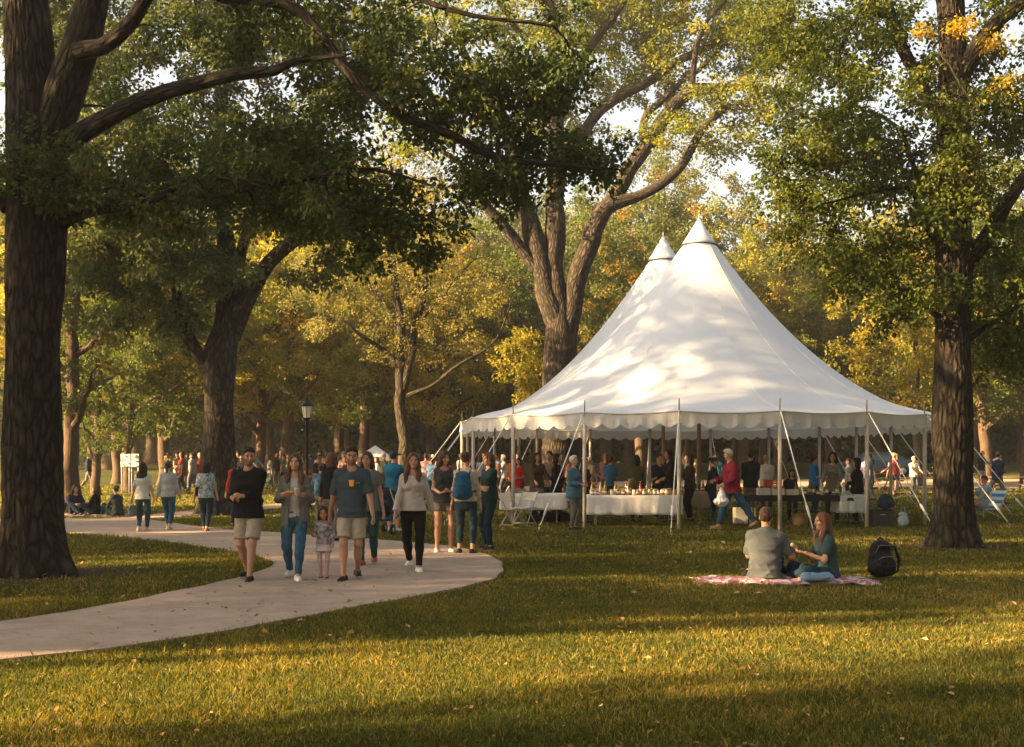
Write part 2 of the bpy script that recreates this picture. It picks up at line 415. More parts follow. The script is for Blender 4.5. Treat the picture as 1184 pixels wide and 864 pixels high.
    # ---- bottom
    if bottom:
        ln, ez = bottom.get('len', 1.95), max(.010, bottom.get('ease', 0.010))
        ps = [T(pel - u*0.05, pel + u*0.05, 0.117*bw, 0.106*bw, 1.26, 1.22, px, 0.04)]
        if bottom.get('skirt'):
            sk = bottom['skirt']; b0 = (legs[0][1] + legs[1][1]) / 2; dn = nrm(b0 - pel)
            ps = [T(pel + u*0.02, pel, 0.10*bw, 0.110*bw, 1.3, 1.32, px, 0.04), T(pel, pel + dn*sk, 0.122*bw, 0.150*bw, 1.34, 1.30, px, 0.04)]
            V, Q = implicit(ps, hh, 0.03, 0.010, [lambda X, Y, Z: (X-pel[0])*dn[0] + (Y-pel[1])*dn[1] + (Z-pel[2])*dn[2] - sk], folds(seed + 7, 0.006, 14))
        else:
            for i in (0, 1):
                a, e, t = legs[i]; wide = bottom.get('wide', 0.0)
                ps.append((Fl if ln < 1 else C)(a, a + (e - a)*min(ln, 1), 0.086, 0.058 + wide + (0.040*(1-min(ln, 1))), 0.025))
                if ln > 1:
                    ps.append(Fl(e, e + (t - e)*(ln - 1), 0.052 + wide, 0.037 + wide, 0.025))
                    ps.append(E(e*0.68 + t*0.32 - nrm(footdir[i])*0.016*(1 if pel[2] > .5 else .3), v3(0.052, 0.052, 0.11) + wide*.5, k=0.03))
            def cl(X, Y, Z): return (X-pel[0])*u[0] + (Y-pel[1])*u[1] + (Z-pel[2])*u[2] - bottom.get('rise', 0.03)
            cuts = [cl] if pel[2] > .6 else []
            V, Q = implicit(ps, hh, 0.022, ez, cuts, folds(seed + 7, bottom.get('fold', 0.005), 13))
        npmesh(bottom.get('name', 'trousers'), V*s, Q, bottom['m'], body, True)
    # ---- shoes
    if shoes:
        for i in (0, 1):
            a, e, t = legs[i]; fd = nrm(footdir[i]); fl = 0.88 if female else 1.0; b0 = t - v3(0, 0, 0.040)
            sd = np.cross(fd, (0, 0, 1))
            V, Q = implicit([C(b0 + v3(0, 0, 0.02) - fd*0.02, b0 - fd*0.03, 0.042, 0.040, 0.02), C(b0 - fd*0.03, b0 + fd*0.15*fl - v3(0, 0, 0.008), 0.040, 0.031, 0.03),
                             T(b0 - fd*0.04 - v3(0, 0, 0.022), b0 + fd*0.155*fl - v3(0, 0, 0.022), 0.020, 0.018, 1.9, 2.0, sd, 0.01)], hh, 0.02, 0.003,
                            [lambda X, Y, Z: (t[2] - 0.085) - Z + 0*X, lambda X, Y, Z: Z - (t[2] + 0.02) + 0*X])
            cz = V[Q].mean(1)[:, 2]
            npmesh('shoe', V*s, Q, [shoes, MATS['sole_white']], body, True, midx=(cz < t[2] - 0.066).astype(int))
    # ---- hair
    if style != 'bald':
        hn = folds(seed + 11, 0.0028, 26)
        def strands(X, Y, Z):
            return hn(X, Y, Z*0.25) + 0.0022*np.sin(150*X + 70*Y + 9*Z)
        cs = -0.006 if style in ('short', 'buzz') else -0.02
        nv = R @ v3(0, 0.76, 0.65)
        fc = lambda X, Y, Z: -(((X-hc[0])*nv[0] + (Y-hc[1])*nv[1] + (Z-hc[2])*nv[2]) - cs*hs) + 0.010*vnoise(X*38 + seed, Y*38, Z*38)
        lc = lambda X, Y, Z: (-0.055*hs) - ((X-hc[0])*R[0,2] + (Y-hc[1])*R[1,2] + (Z-hc[2])*R[2,2])
        th = 0.006 if style == 'buzz' else 0.013
        if style in ('short', 'buzz'):
            V, Q = implicit([E(hp((0, 0.014, 0.027)), v3(0.071, 0.092, 0.088)*q, R, 0.02), E(hp((0, -0.02, 0.070)), v3(0.062, 0.070, 0.052)*q, R, 0.02)], hh*0.9, 0.02, th*.75, [fc, lc], lambda X, Y, Z: strands(X, Y, Z) + .006*vnoise(X*55, Y*55 + seed, Z*30))
        elif style == 'bun' or style == 'pony':
            V, Q = implicit([E(hp((0, 0.014, 0.027)), v3(0.075, 0.094, 0.088)*q, R, 0.02), E(hp((0, 0.115, 0.07 if style == 'bun' else 0.03)), v3(0.04, 0.04, 0.04)*q, R, 0.02)]
                            + ([C(hp((0, 0.12, 0.03)), hp((0, 0.13, -0.16)), 0.03, 0.015)] if style == 'pony' else []), hh*0.9, 0.02, 0.008, [lc] if False else [lambda X, Y, Z: np.minimum(fc(X, Y, Z), 9) ], strands)
        else:
            ln = {'long': 0.34, 'bob': 0.17, 'curly': 0.15}[style]
            base = [E(hp((0, 0.014, 0.027)), v3(0.075, 0.094, 0.088)*q, R, 0.02)]
            mid = [hp((0, 0.055, -0.02))]; end = nb + v3(0, 0.085, 0) + u*(0.12 - ln) if ln > 0.2 else hp((0, 0.06, -ln*0.85))
            base += [T(mid[0], end, 0.055*q, 0.034, 1.35, 2.0 if ln > .2 else 1.7, sx, 0.03)]
            for w in (-1, 1):
                p0 = hp((w*0.068, 0.0, 0.02)); p1 = hp((w*0.078, -0.005, -0.09))
                base += [C(p0, p1, 0.022*q, 0.026*q, 0.02)]
                if style == 'long':
                    p2 = nb + sx*w*0.095 + fwd*(0.075 if top is None or not top.get('hairback') else -0.06) - u*0.045; p3 = nb + sx*w*0.09 + fwd*(0.115 if not (top or {}).get('hairback') else -0.07) - u*(ln - 0.13)
                    base += [C(p1, p2, 0.026, 0.030, 0.02), C(p2, p3, 0.030, 0.018, 0.02)]
                else: base += [C(p1, hp((w*0.07, 0.01, -ln*0.8)), 0.028*q, 0.02*q, 0.02)]
            # face window
            def win(X, Y, Z):
                a = (X-hc[0])*R[0,0] + (Y-hc[1])*R[1,0] + (Z-hc[2])*R[2,0]; b = (X-hc[0])*R[0,1] + (Y-hc[1])*R[1,1] + (Z-hc[2])*R[2,1]; c = (X-hc[0])*R[0,2] + (Y-hc[1])*R[1,2] + (Z-hc[2])*R[2,2]
                return 0.93 - np.sqrt((a/(0.066*hs))**2 + ((b + 0.10*hs)/(0.09*hs))**2 + ((c + 0.018*hs)/(0.104*hs))**2)
            nn = strands if style != 'curly' else (lambda X, Y, Z: folds(seed, 0.007, 45)(X, Y, Z))
            V, Q = implicit(base, hh*0.95, 0.02, 0.008 if style != 'curly' else 0.02, [lambda X, Y, Z: win(X, Y, Z)*0.07], nn)
        npmesh('hair', V*s, Q, hm, body, True)
    if cap:
        V, Q = implicit([E(hp((0, 0.012, 0.035)), v3(0.082, 0.10, 0.09)*q, R, 0.02), T(hp((0, -0.07, 0.055)), hp((0, -0.14, 0.045)), 0.012, 0.008, 5, 5.5, R[:, 0], 0.01)], hh, 0.01, 0.008,
                        [lambda X, Y, Z: 0.03*hs - ((X-hc[0])*R[0,2] + (Y-hc[1])*R[1,2] + (Z-hc[2])*R[2,2])])
        npmesh('cap', V*s, Q, cap, body, True)
    body['_s'] = s
    info = dict(body=body, s=s, hc=hc, nb=nb, pel=pel, u=u, sx=sx, fwd=fwd, arms=arms, legs=legs, sc=sc)
    return body, info

def attach(info, name, prims, m, h=0.01, k=0.02, cuts=(), noise=None, inflate=0):
    V, Q = implicit(prims, h, k, inflate, cuts, noise)
    return npmesh(name, V*info['s'], Q, m, info['body'], True)

def topworld(info, name, prims, m, label, cat, h=0.01, k=0.02, cuts=(), noise=None, inflate=0):
    """a thing a person carries: built in the person's frame, placed as a thing of its own"""
    V, Q = implicit(prims, h, k, inflate, cuts, noise); b = info['body']
    o = npmesh(name, V*info['s'], Q, m, None, True, loc=b.location, rz=b.rotation_euler.z)
    return tag(o, label, cat)

MATS = {}
def init_mats():
    S = lambda n, c, **k: MATS.__setitem__(n, mat(n, c, **k))
    S('skin_light', (0.43, 0.235, 0.15), rough=0.5, var=0.06); S('skin_tan', (0.35, 0.185, 0.115), rough=0.5, var=0.06); S('skin_brown', (0.20, 0.10, 0.06), rough=0.5, var=0.06)
    S('eye', (0.05, 0.035, 0.03), rough=0.3); S('lip', (0.36, 0.12, 0.10), rough=0.45); S('stubble', (0.17, 0.095, 0.065), rough=0.7)
    S('hair_brown', (0.055, 0.028, 0.016), rough=0.7, var=0.4, scale=40, stretch=(4, 4, .6)); S('hair_dark', (0.020, 0.013, 0.010), rough=0.75, var=0.4, scale=40, stretch=(4, 4, .6))
    S('hair_auburn', (0.085, 0.036, 0.018), rough=0.65, var=0.4, scale=40, stretch=(4, 4, .6)); S('hair_blond', (0.30, 0.18, 0.085), rough=0.5, var=0.35, scale=40, stretch=(4, 4, .6))
    S('hair_grey', (0.42, 0.38, 0.34), rough=0.6, var=0.2, scale=40); S('sole_white', (0.55, 0.52, 0.48), rough=0.7)
    S('emblem', (0.75, 0.27, 0.04), rough=0.8)
CL = {}
def cloth(n, c, **k):
    k.setdefault('rough', 0.9); k.setdefault('var', 0.10); k.setdefault('spec', 0.1)
    if n not in CL: CL[n] = mat('cloth_' + n, c, **k)
    return CL[n]
# ---------------------------------------------------------------- trees
def bark_mat(name, dark, light, scale=1.0, bumpd=0.05):
    m = bpy.data.materials.new(name); m.use_nodes = True
    nt = m.node_tree; N = nt.nodes; L = nt.links; b = N['Principled BSDF']
    tc = N.new('ShaderNodeTexCoord'); mp = N.new('ShaderNodeMapping'); mp.inputs['Scale'].default_value = (13*scale, 13*scale, 3.0*scale)
    at = N.new('ShaderNodeAttribute'); at.attribute_name = 'bc'; L.new(at.outputs['Vector'], mp.inputs['Vector'])
    n0 = N.new('ShaderNodeTexNoise'); n0.inputs['Scale'].default_value = 0.7; n0.inputs['Detail'].default_value = 3
    L.new(mp.outputs[0], n0.inputs['Vector'])
    va = N.new('ShaderNodeVectorMath'); va.operation = 'MULTIPLY_ADD'; va.inputs[1].default_value = (1.5, 1.5, 1.2)
    L.new(n0.outputs['Color'], va.inputs[0]); L.new(mp.outputs[0], va.inputs[2])
    vo = N.new('ShaderNodeTexVoronoi'); vo.feature = 'DISTANCE_TO_EDGE'; vo.inputs['Scale'].default_value = 1.0
    L.new(va.outputs[0], vo.inputs['Vector'])
    mr = N.new('ShaderNodeMapRange'); mr.inputs[1].default_value = 0.0; mr.inputs[2].default_value = 0.35; L.new(vo.outputs['Distance'], mr.inputs[0])
    n1 = N.new('ShaderNodeTexNoise'); n1.inputs['Scale'].default_value = 3.0; n1.inputs['Detail'].default_value = 6; L.new(mp.outputs[0], n1.inputs['Vector'])
    ad = N.new('ShaderNodeMath'); ad.operation = 'MULTIPLY_ADD'; ad.inputs[1].default_value = 0.55; L.new(n1.outputs['Fac'], ad.inputs[0]); L.new(mr.outputs[0], ad.inputs[2])
    mx = N.new('ShaderNodeMix'); mx.data_type = 'RGBA'; mx.inputs[6].default_value = (*dark, 1); mx.inputs[7].default_value = (*light, 1)
    m2 = N.new('ShaderNodeMapRange'); m2.inputs[1].default_value = 0.34; m2.inputs[2].default_value = 1.35; L.new(ad.outputs[0], m2.inputs[0]); L.new(m2.outputs[0], mx.inputs[0])
    n2 = N.new('ShaderNodeTexNoise'); n2.inputs['Scale'].default_value = 1.6; n2.inputs['Detail'].default_value = 3; L.new(tc.outputs['Object'], n2.inputs['Vector'])
    m3 = N.new('ShaderNodeMix'); m3.data_type = 'RGBA'; m3.blend_type = 'MULTIPLY'; m3.inputs[0].default_value = 0.6
    cr = N.new('ShaderNodeValToRGB'); cr.color_ramp.elements[0].position = 0.35; cr.color_ramp.elements[0].color = (0.62, 0.66, 0.55, 1); cr.color_ramp.elements[1].position = 0.65; cr.color_ramp.elements[1].color = (1, 1, 1, 1)
    L.new(n2.outputs['Fac'], cr.inputs[0]); L.new(mx.outputs[2], m3.inputs[6]); L.new(cr.outputs[0], m3.inputs[7]); L.new(m3.outputs[2], b.inputs['Base Color'])
    bp = N.new('ShaderNodeBump'); bp.inputs['Strength'].default_value = 0.8; bp.inputs['Distance'].default_value = bumpd
    L.new(ad.outputs[0], bp.inputs['Height']); L.new(bp.outputs[0], b.inputs['Normal'])
    b.inputs['Roughness'].default_value = 0.92; b.inputs['Specular IOR Level'].default_value = 0.15
    return m

def spline(pts, step=0.35):
    """pts: (x,y,z,r) control points -> densely sampled Catmull-Rom"""
    P = np.array(pts, float)
    if len(P) == 2: P = np.array([P[0], (P[0]*2 + P[1])/3, (P[0] + P[1]*2)/3, P[1]])
    Q = np.vstack([2*P[0] - P[1], P, 2*P[-1] - P[-2]]); out = []
    for i in range(1, len(Q) - 2):
        a, b, c, d = Q[i-1:i+3]; n = max(2, int(np.linalg.norm((c - b)[:3]) / step))
        for t in np.arange(n) / n:
            out.append(0.5*((2*b) + (-a + c)*t + (2*a - 5*b + 4*c - d)*t*t + (-a + 3*b - 3*c + d)*t**3))
    out.append(P[-1]); o = np.array(out); o[:, 3] = np.maximum(o[:, 3], 0.004)
    return o

class Tree:
    def __init__(s, rng): s.rng = rng; s.V = []; s.F = []; s.BC = []; s.n = 0; s.nodes = []; s.nr = []
    def tube(s, pts, sides, flare=None, ridge=0.0, node=True):
        """pts (n,4)"""
        n = len(pts); t = np.gradient(pts[:, :3], axis=0); t /= np.linalg.norm(t, axis=1)[:, None] + 1e-9
        ref = np.array([0.0, 1.0, 0.0]) if abs(t[0][1]) < 0.8 else np.array([1.0, 0, 0]); A = np.zeros((n, 3)); B = np.zeros((n, 3)); a = ref
        for i in range(n):
            a = a - t[i]*np.dot(a, t[i]); a /= np.linalg.norm(a) + 1e-9; A[i] = a; B[i] = np.cross(t[i], a)
        an = np.arange(sides) / sides * 2*np.pi; r = np.repeat(pts[:, 3:4], sides, 1)
        if flare is not None:
            z = pts[:, 2:3] - pts[0, 2]; lobes = 0.5 + 0.5*np.sin(an*flare[2] + flare[3])[None] + 0.25*np.sin(an*3 + 1.0)[None]
            r = r * (1 + flare[0]*np.exp(-np.maximum(z, 0)/flare[1])*(0.45 + 0.8*lobes))
        if ridge > 0:
            z = pts[:, 2:3]; w = 0.9*np.sin(z*1.7 + an*2) + 0.5*np.sin(z*4.1 - an*3 + 1)
            q = round(2*math.pi*pts[0, 3]/0.085); 
            r = r + ridge*(np.abs(np.sin((an*q)/2 + w + 0.4*np.sin(z*9 + an*5)))*1.2 - 0.6 + 0.5*np.sin(z*13 + an*7 + 2*w)*np.sin(an*11 + z*6)) + pts[0, 3]*0.05*np.sin(z*2.3 + an*2)
        v = pts[:, None, :3] + r[..., None]*(np.cos(an)[None, :, None]*A[:, None] + np.sin(an)[None, :, None]*B[:, None])
        ln = np.concatenate([[0], np.cumsum(np.linalg.norm(np.diff(pts[:, :3], axis=0), axis=1))]); r0 = max(0.03, float(pts[:, 3].mean())); off = len(s.BC)*1.37
        s.BC.append(np.stack([np.broadcast_to(np.cos(an)*r0 + off, (n, sides)), np.broadcast_to(np.sin(an)*r0, (n, sides)), np.broadcast_to(ln[:, None], (n, sides))], -1).reshape(-1, 3))
        s.V.append(v.reshape(-1, 3)); i = np.arange(n - 1)[:, None]; k = np.arange(sides)[None]; k2 = (k + 1) % sides
        s.F.append((np.stack([i*sides + k, i*sides + k2, (i+1)*sides + k2, (i+1)*sides + k], -1).reshape(-1, 4) + s.n)); s.n += n*sides
        if node: s.nodes.append(pts[:, :3]); s.nr.append(pts[:, 3])
    def limb(s, ctrl, sides=10, wob=0.0, **k):
        p = spline(ctrl, 0.3)
        if wob > 0:
            n = len(p); L = np.arange(n)*0.3; f = np.minimum(1, np.arange(n)/3.0)*np.minimum(1, (n - 1 - np.arange(n))/2.0 + .2)
            for ax in range(3):
                ph = s.rng.uniform(0, 6.28, 3); p[:, ax] += f*wob*(np.sin(L*1.1 + ph[0]) + 0.6*np.sin(L*2.7 + ph[1]) + 0.3*np.sin(L*6 + ph[2]))*(0.6 if ax == 2 else 1)
        s.tube(p, sides, **k); return p
    def twigs(s, cl, minz_r=0.02, curve=0.18, sides=5):
        """connect every clump to the nearest wood"""
        N = np.vstack(s.nodes); R = np.concatenate(s.nr); base = N.copy()
        d0 = np.min(np.linalg.norm(cl[:, None] - N[None, ::4], axis=2), axis=1); order = np.argsort(d0)
        cap = len(N) + len(cl)*9 + 10; NN = np.empty((cap, 3)); RR = np.empty(cap); m = len(N); NN[:m] = N; RR[:m] = R
        for i in order:
            c = cl[i]; d = np.linalg.norm(NN[:m] - c, axis=1) + np.maximum(0, 0.02 - RR[:m])*14
            j = int(np.argmin(d)); a = NN[j]; L = np.linalg.norm(c - a)
            if L < 0.1: continue
            r0 = min(RR[j]*0.75, 0.010 + 0.014*L); k = max(3, min(8, int(L/0.35) + 2)); t = np.linspace(0, 1, k)[:, None]
            off = s.rng.normal(0, curve*L*0.5, 3); off[2] = abs(off[2])*0.8
            w = s.rng.normal(0, 0.03*L, (k, 3)); w[0] = 0
            p = a*(1 - t) + c*t + off*np.sin(t*np.pi) + w
            r = r0*(1 - t[:, 0]) + 0.005*t[:, 0]
            s.tube(np.hstack([p, r[:, None]]), sides, node=False)
            NN[m:m+k-1] = p[1:]; RR[m:m+k-1] = r[1:]; m += k - 1
    def trunk(s, mt, parent, name='trunk', smooth=True):
        o = npmesh(name, np.vstack(s.V), np.vstack(s.F), mt, parent, smooth)
        a = o.data.attributes.new('bc', 'FLOAT_VECTOR', 'POINT'); a.data.foreach_set('vector', np.vstack(s.BC).astype(np.float32).ravel()); return o

def leaf_cloud(rng, cl, rad, per, size, droop=0.25, flat=0.55, vmean=0.5, vclump=0.22, vleaf=0.12, shape='oak', cv=None):
    """leaves around clump centres -> verts, faces, attr"""
    n = len(cl)*per; ci = np.repeat(np.arange(len(cl)), per)
    R = rad*(rng.uniform(0.6, 1.35, len(cl)))[ci]
    q = rng.normal(0, 1, (n, 3)); q /= np.linalg.norm(q, axis=1)[:, None]; q *= (rng.uniform(0, 1, n)**0.45)[:, None]
    tilt = rng.normal(0, 0.35, (len(cl), 2))[ci]
    q[:, 2] = q[:, 2]*flat + q[:, 0]*tilt[:, 0] + q[:, 1]*tilt[:, 1] - droop*(q[:, 0]**2 + q[:, 1]**2)
    P = cl[ci] + q*R[:, None]
    out = q + rng.normal(0, 0.55, (n, 3)); out[:, 2] -= 0.35; out /= np.linalg.norm(out, axis=1)[:, None] + 1e-9
    up = rng.normal(0, 0.55, (n, 3)); up[:, 2] += 0.8
    sd = np.cross(out, up); sd /= np.linalg.norm(sd, axis=1)[:, None] + 1e-9; up = np.cross(sd, out)
    S = size*rng.uniform(0.65, 1.3, n)[:, None]
    if cv is None: cv = rng.normal(vmean, vclump, len(cl))
    v = np.clip(cv[ci] + rng.normal(0, vleaf, n), 0.0, 1.0)
    if shape == 'oak':      # two quads, folded, wide lobes
        a = P; b = P + S*(0.40*out + 0.30*sd + 0.06*up); c = P + S*(1.0*out - 0.10*up); d = P + S*(0.40*out - 0.30*sd + 0.06*up)
        b2 = P + S*(0.78*out + 0.22*sd); d2 = P + S*(0.78*out - 0.22*sd)
        V = np.stack([a, b, b2, c, d2, d], 1).reshape(-1, 3); i = np.arange(n)[:, None]*6
        F = np.concatenate([i + np.array([[0, 1, 2, 3]]), i + np.array([[0, 3, 4, 5]])]); att = np.repeat(v, 6)
    else:
        V = np.stack([P, P + S*(0.5*out + 0.34*sd), P + S*(1.0*out - .08*up), P + S*(0.5*out - 0.34*sd)], 1).reshape(-1, 3)
        F = np.arange(n)[:, None]*4 + np.array([[0, 1, 2, 3]]); att = np.repeat(v, 4)
    return V, F, att

def ell_clumps(rng, specs):
    """specs: (cx,cy,cz, rx,ry,rz, n) -> points biased to the shell"""
    out = []
    for cx, cy, cz, rx, ry, rz, n in specs:
        q = rng.normal(0, 1, (n, 3)); q /= np.linalg.norm(q, axis=1)[:, None]; q *= (rng.uniform(0, 1, n)**0.42)[:, None]
        out.append(np.array([cx, cy, cz]) + q*np.array([rx, ry, rz]))
    return np.vstack(out)

def px_clumps(rng, specs):
    """specs: (px, py, d, rpx, rpy, rdepth_m, n)"""
    L = []
    for px, py, d, rx, ry, rd, n in specs:
        p = W(px, py, d); L.append((p.x, p.y, p.z, rx/F_PX*d, rd, ry/F_PX*d, n))
    return ell_clumps(rng, L)

def plimb(pts):
    """(px, py, depth, radius_px) -> world control points"""
    out = []
    for px, py, d, r in pts:
        p = W(px, py, d); out.append((p.x, p.y, p.z, r/F_PX*d))
    return out

def finish_tree(t, base, label, group, clumps, leafm, barkm, rad, per, size, cat='tree', name='park_tree', twig=True, shape='oak', twig_sides=5, rng=None, drop=None, **kw):
    root = empty(name, base); tag(root, label, cat, group)
    b = np.array(base)
    if drop: # rid of clumps below a clearance
        clumps = clumps[clumps[:, 2] > drop]
    if twig: t.twigs(clumps, sides=twig_sides)
    t.V = [v - b for v in t.V]
    t.trunk(barkm, root)
    V, F, A = leaf_cloud(rng or t.rng, clumps, rad, per, size, shape=shape, **kw)
    npmesh('crown', V - b, F, leafm, root, False, attr=A)
    return root

def generic_tree(seed, H=16, spread=5.5, base_h=3.0, trunk_r=0.3, n=260, per=120, size=0.17, rad=0.75, leafm=None, barkm=None, label='tree', group=None, loc=(0,0,0), lean=0.0, cone=0.0, vmean=0.5, name='woodland_tree', low=0.0, **kw):
    rng = np.random.default_rng(seed); t = Tree(rng); top = H*0.86
    lx, ly = rng.normal(0, 0.35, 2) + lean; ctrl = [(0, 0, -0.3, trunk_r*1.2), (lx*.1, ly*.1, base_h*.5, trunk_r), (lx*.5, ly*.5, H*.4, trunk_r*.7), (lx, ly, H*.65, trunk_r*.4), (lx*1.2, ly*1.3, top, 0.04)]
    m = t.limb(ctrl, 12, 0.05, flare=(0.5, 0.35, 5, seed))
    k = 9
    for i in range(k):
        f = 0.22 + 0.6*i/k; j = int(f*len(m)); p = m[j]; a = i*2.4 + rng.uniform(-.4, .4); L = spread*(0.95 - 0.5*f)*rng.uniform(.75, 1.1)
        rise = H*(0.10 + 0.14*rng.uniform()); r = p[3]*0.55
        c = [(p[0], p[1], p[2], r), (p[0] + math.cos(a)*L*.4, p[1] + math.sin(a)*L*.4, p[2] + rise*.5, r*.75), (p[0] + math.cos(a)*L, p[1] + math.sin(a)*L, p[2] + rise, 0.03)]
        t.limb(c, 8, 0.10)
    q = rng.normal(0, 1, (n, 3)); q /= np.linalg.norm(q, axis=1)[:, None]; q *= (rng.uniform(0, 1, n)**0.40)[:, None]
    hz = (H - base_h)/2; cz = base_h + hz
    lob = 1 + 0.22*np.sin(np.arctan2(q[:, 1], q[:, 0])*3 + seed) * (1 - abs(q[:, 2])) + 0.12*np.sin(np.arctan2(q[:, 1], q[:, 0])*7 + q[:, 2]*6 + seed)
    wide = spread*lob*(1 - cone*q[:, 2])
    cl = np.stack([q[:, 0]*wide + lx, q[:, 1]*wide + ly, cz + q[:, 2]*hz], 1)
    cv = np.clip(rng.normal(vmean, 0.18, n) + 0.10*np.sin(cl[:, 0]*1.1 + seed) * np.sin(cl[:, 2]*.9), 0, 1)
    return finish_tree(t, (0, 0, 0), label, group, cl, leafm, barkm, rad, per, size, name=name, shape='simple', twig_sides=4, cv=cv, **kw), t
# ---------------------------------------------------------------- light, sky, camera
SUN_EL, SUN_AZ = math.radians(21), math.radians(18)     # light travels towards +x and a little +y
def setup():
    w = bpy.data.worlds.new('World'); SC.world = w; w.use_nodes = True
    N = w.node_tree.nodes; L = w.node_tree.links
    sk = N.new('ShaderNodeTexSky'); sk.sky_type = 'NISHITA'; sk.sun_disc = False
    sk.sun_elevation = SUN_EL; sk.air_density = 1.0; sk.dust_density = 3.0; sk.ozone_density = 1.0; sk.altitude = 100
    # direction to the sun in plan: (-cos az, -sin az)
    sx, sy = -math.cos(SUN_AZ), -math.sin(SUN_AZ)
    sk.sun_rotation = math.atan2(sx, sy)
    wb = N.new('ShaderNodeMix'); wb.data_type = 'RGBA'; wb.blend_type = 'MULTIPLY'; wb.inputs[0].default_value = 1; wb.inputs[7].default_value = (1.0, 0.93, 0.83, 1)
    hs = N.new('ShaderNodeHueSaturation'); hs.inputs['Saturation'].default_value = 0.55; L.new(sk.outputs[0], hs.inputs['Color']); L.new(hs.outputs[0], wb.inputs[6]); L.new(wb.outputs[2], N['Background'].inputs['Color']); N['Background'].inputs['Strength'].default_value = 0.05
    l = bpy.data.lights.new('sun', 'SUN'); l.energy = 5.0; l.angle = math.radians(0.5); l.color = (1.0, 0.66, 0.31)
    o = bpy.data.objects.new('sun', l); COL.objects.link(o)
    d = Vector((math.cos(SUN_AZ)*math.cos(SUN_EL), math.sin(SUN_AZ)*math.cos(SUN_EL), -math.sin(SUN_EL)))
    o.rotation_euler = d.to_track_quat('-Z', 'Y').to_euler(); o.location = (-60, -15, 40)
    c = bpy.data.cameras.new('camera'); c.sensor_width = 36; c.lens = F_PX/1184*36; c.shift_y = (HY - 432)/1184; c.clip_end = 2000
    co = bpy.data.objects.new('camera', c); COL.objects.link(co); co.location = (0, 0, CH); co.rotation_euler = (math.radians(90), 0, 0); SC.camera = co
    v = SC.view_settings; v.view_transform = 'Standard'; v.look = 'None'; v.gamma = 1; v.use_curve_mapping = False; v.exposure = 2.95
    cy = SC.cycles; cy.use_denoising = True; cy.max_bounces = 8; cy.diffuse_bounces = 5; cy.transmission_bounces = 4; cy.transparent_max_bounces = 6
    cy.volume_bounces = 0; cy.sample_clamp_indirect = 8.0
    try: cy.denoiser = 'OPENIMAGEDENOISE'
    except Exception: pass
setup()
init_mats()
RNG = np.random.default_rng(7)

# ---------------------------------------------------------------- ground
def ground_mat():
    m = bpy.data.materials.new('lawn'); m.use_nodes = True; nt = m.node_tree; N = nt.nodes; L = nt.links; b = N['Principled BSDF']
    tc = N.new('ShaderNodeTexCoord')
    def noise(sc, det=4):
        n = N.new('ShaderNodeTexNoise'); n.inputs['Scale'].default_value = sc; n.inputs['Detail'].default_value = det; L.new(tc.outputs['Object'], n.inputs['Vector']); return n
    a = noise(0.35, 5); f = noise(9, 6); g = noise(60, 4)
    r = N.new('ShaderNodeValToRGB'); e = r.color_ramp.elements
    e[0].position = 0.30; e[0].color = (0.040, 0.052, 0.014, 1); e[1].position = 0.75; e[1].color = (0.12, 0.10, 0.036, 1)
    k = e.new(0.52); k.color = (0.068, 0.074, 0.020, 1)
    ad = N.new('ShaderNodeMath'); ad.operation = 'MULTIPLY_ADD'; ad.inputs[1].default_value = 0.5; L.new(f.outputs['Fac'], ad.inputs[0])
    m1 = N.new('ShaderNodeMath'); m1.operation = 'MULTIPLY'; m1.inputs[1].default_value = 0.5; L.new(a.outputs['Fac'], m1.inputs[0]); L.new(m1.outputs[0], ad.inputs[2])
    L.new(ad.outputs[0], r.inputs[0])
    mm = N.new('ShaderNodeMix'); mm.data_type = 'RGBA'; mm.blend_type = 'OVERLAY'; mm.inputs[0].default_value = 0.7; L.new(r.outputs[0], mm.inputs[6]); L.new(g.outputs['Fac'], mm.inputs[7])
    last = mm.outputs[2]
    for tx, ty, rr_ in ((-6.65, 17.3, 1.9), (8.15, 22.9, 1.7), (-8.65, 36.5, 2.2), (1.88, 48, 2.4)):
        vd = N.new('ShaderNodeVectorMath'); vd.operation = 'DISTANCE'; vd.inputs[1].default_value = (tx, ty, 0); L.new(tc.outputs['Object'], vd.inputs[0])
        nd = N.new('ShaderNodeMath'); nd.operation = 'MULTIPLY_ADD'; nd.inputs[1].default_value = 2.2; L.new(f.outputs['Fac'], nd.inputs[0]); L.new(vd.outputs['Value'], nd.inputs[2])
        mr = N.new('ShaderNodeMapRange'); mr.inputs[1].default_value = rr_*0.6 + 1.1; mr.inputs[2].default_value = rr_ + 1.1; mr.inputs[3].default_value = 0.9; mr.inputs[4].default_value = 0.0; L.new(nd.outputs[0], mr.inputs[0])
        ms_ = N.new('ShaderNodeMix'); ms_.data_type = 'RGBA'; ms_.inputs[7].default_value = (0.085, 0.055, 0.032, 1); L.new(mr.outputs[0], ms_.inputs[0]); L.new(last, ms_.inputs[6]); last = ms_.outputs[2]
    L.new(last, b.inputs['Base Color']); b.inputs['Roughness'].default_value = 0.95; b.inputs['Specular IOR Level'].default_value = 0.1
    bp = N.new('ShaderNodeBump'); bp.inputs['Strength'].default_value = 1; bp.inputs['Distance'].default_value = 0.05; L.new(g.outputs['Fac'], bp.inputs['Height']); L.new(bp.outputs[0], b.inputs['Normal'])
    return m
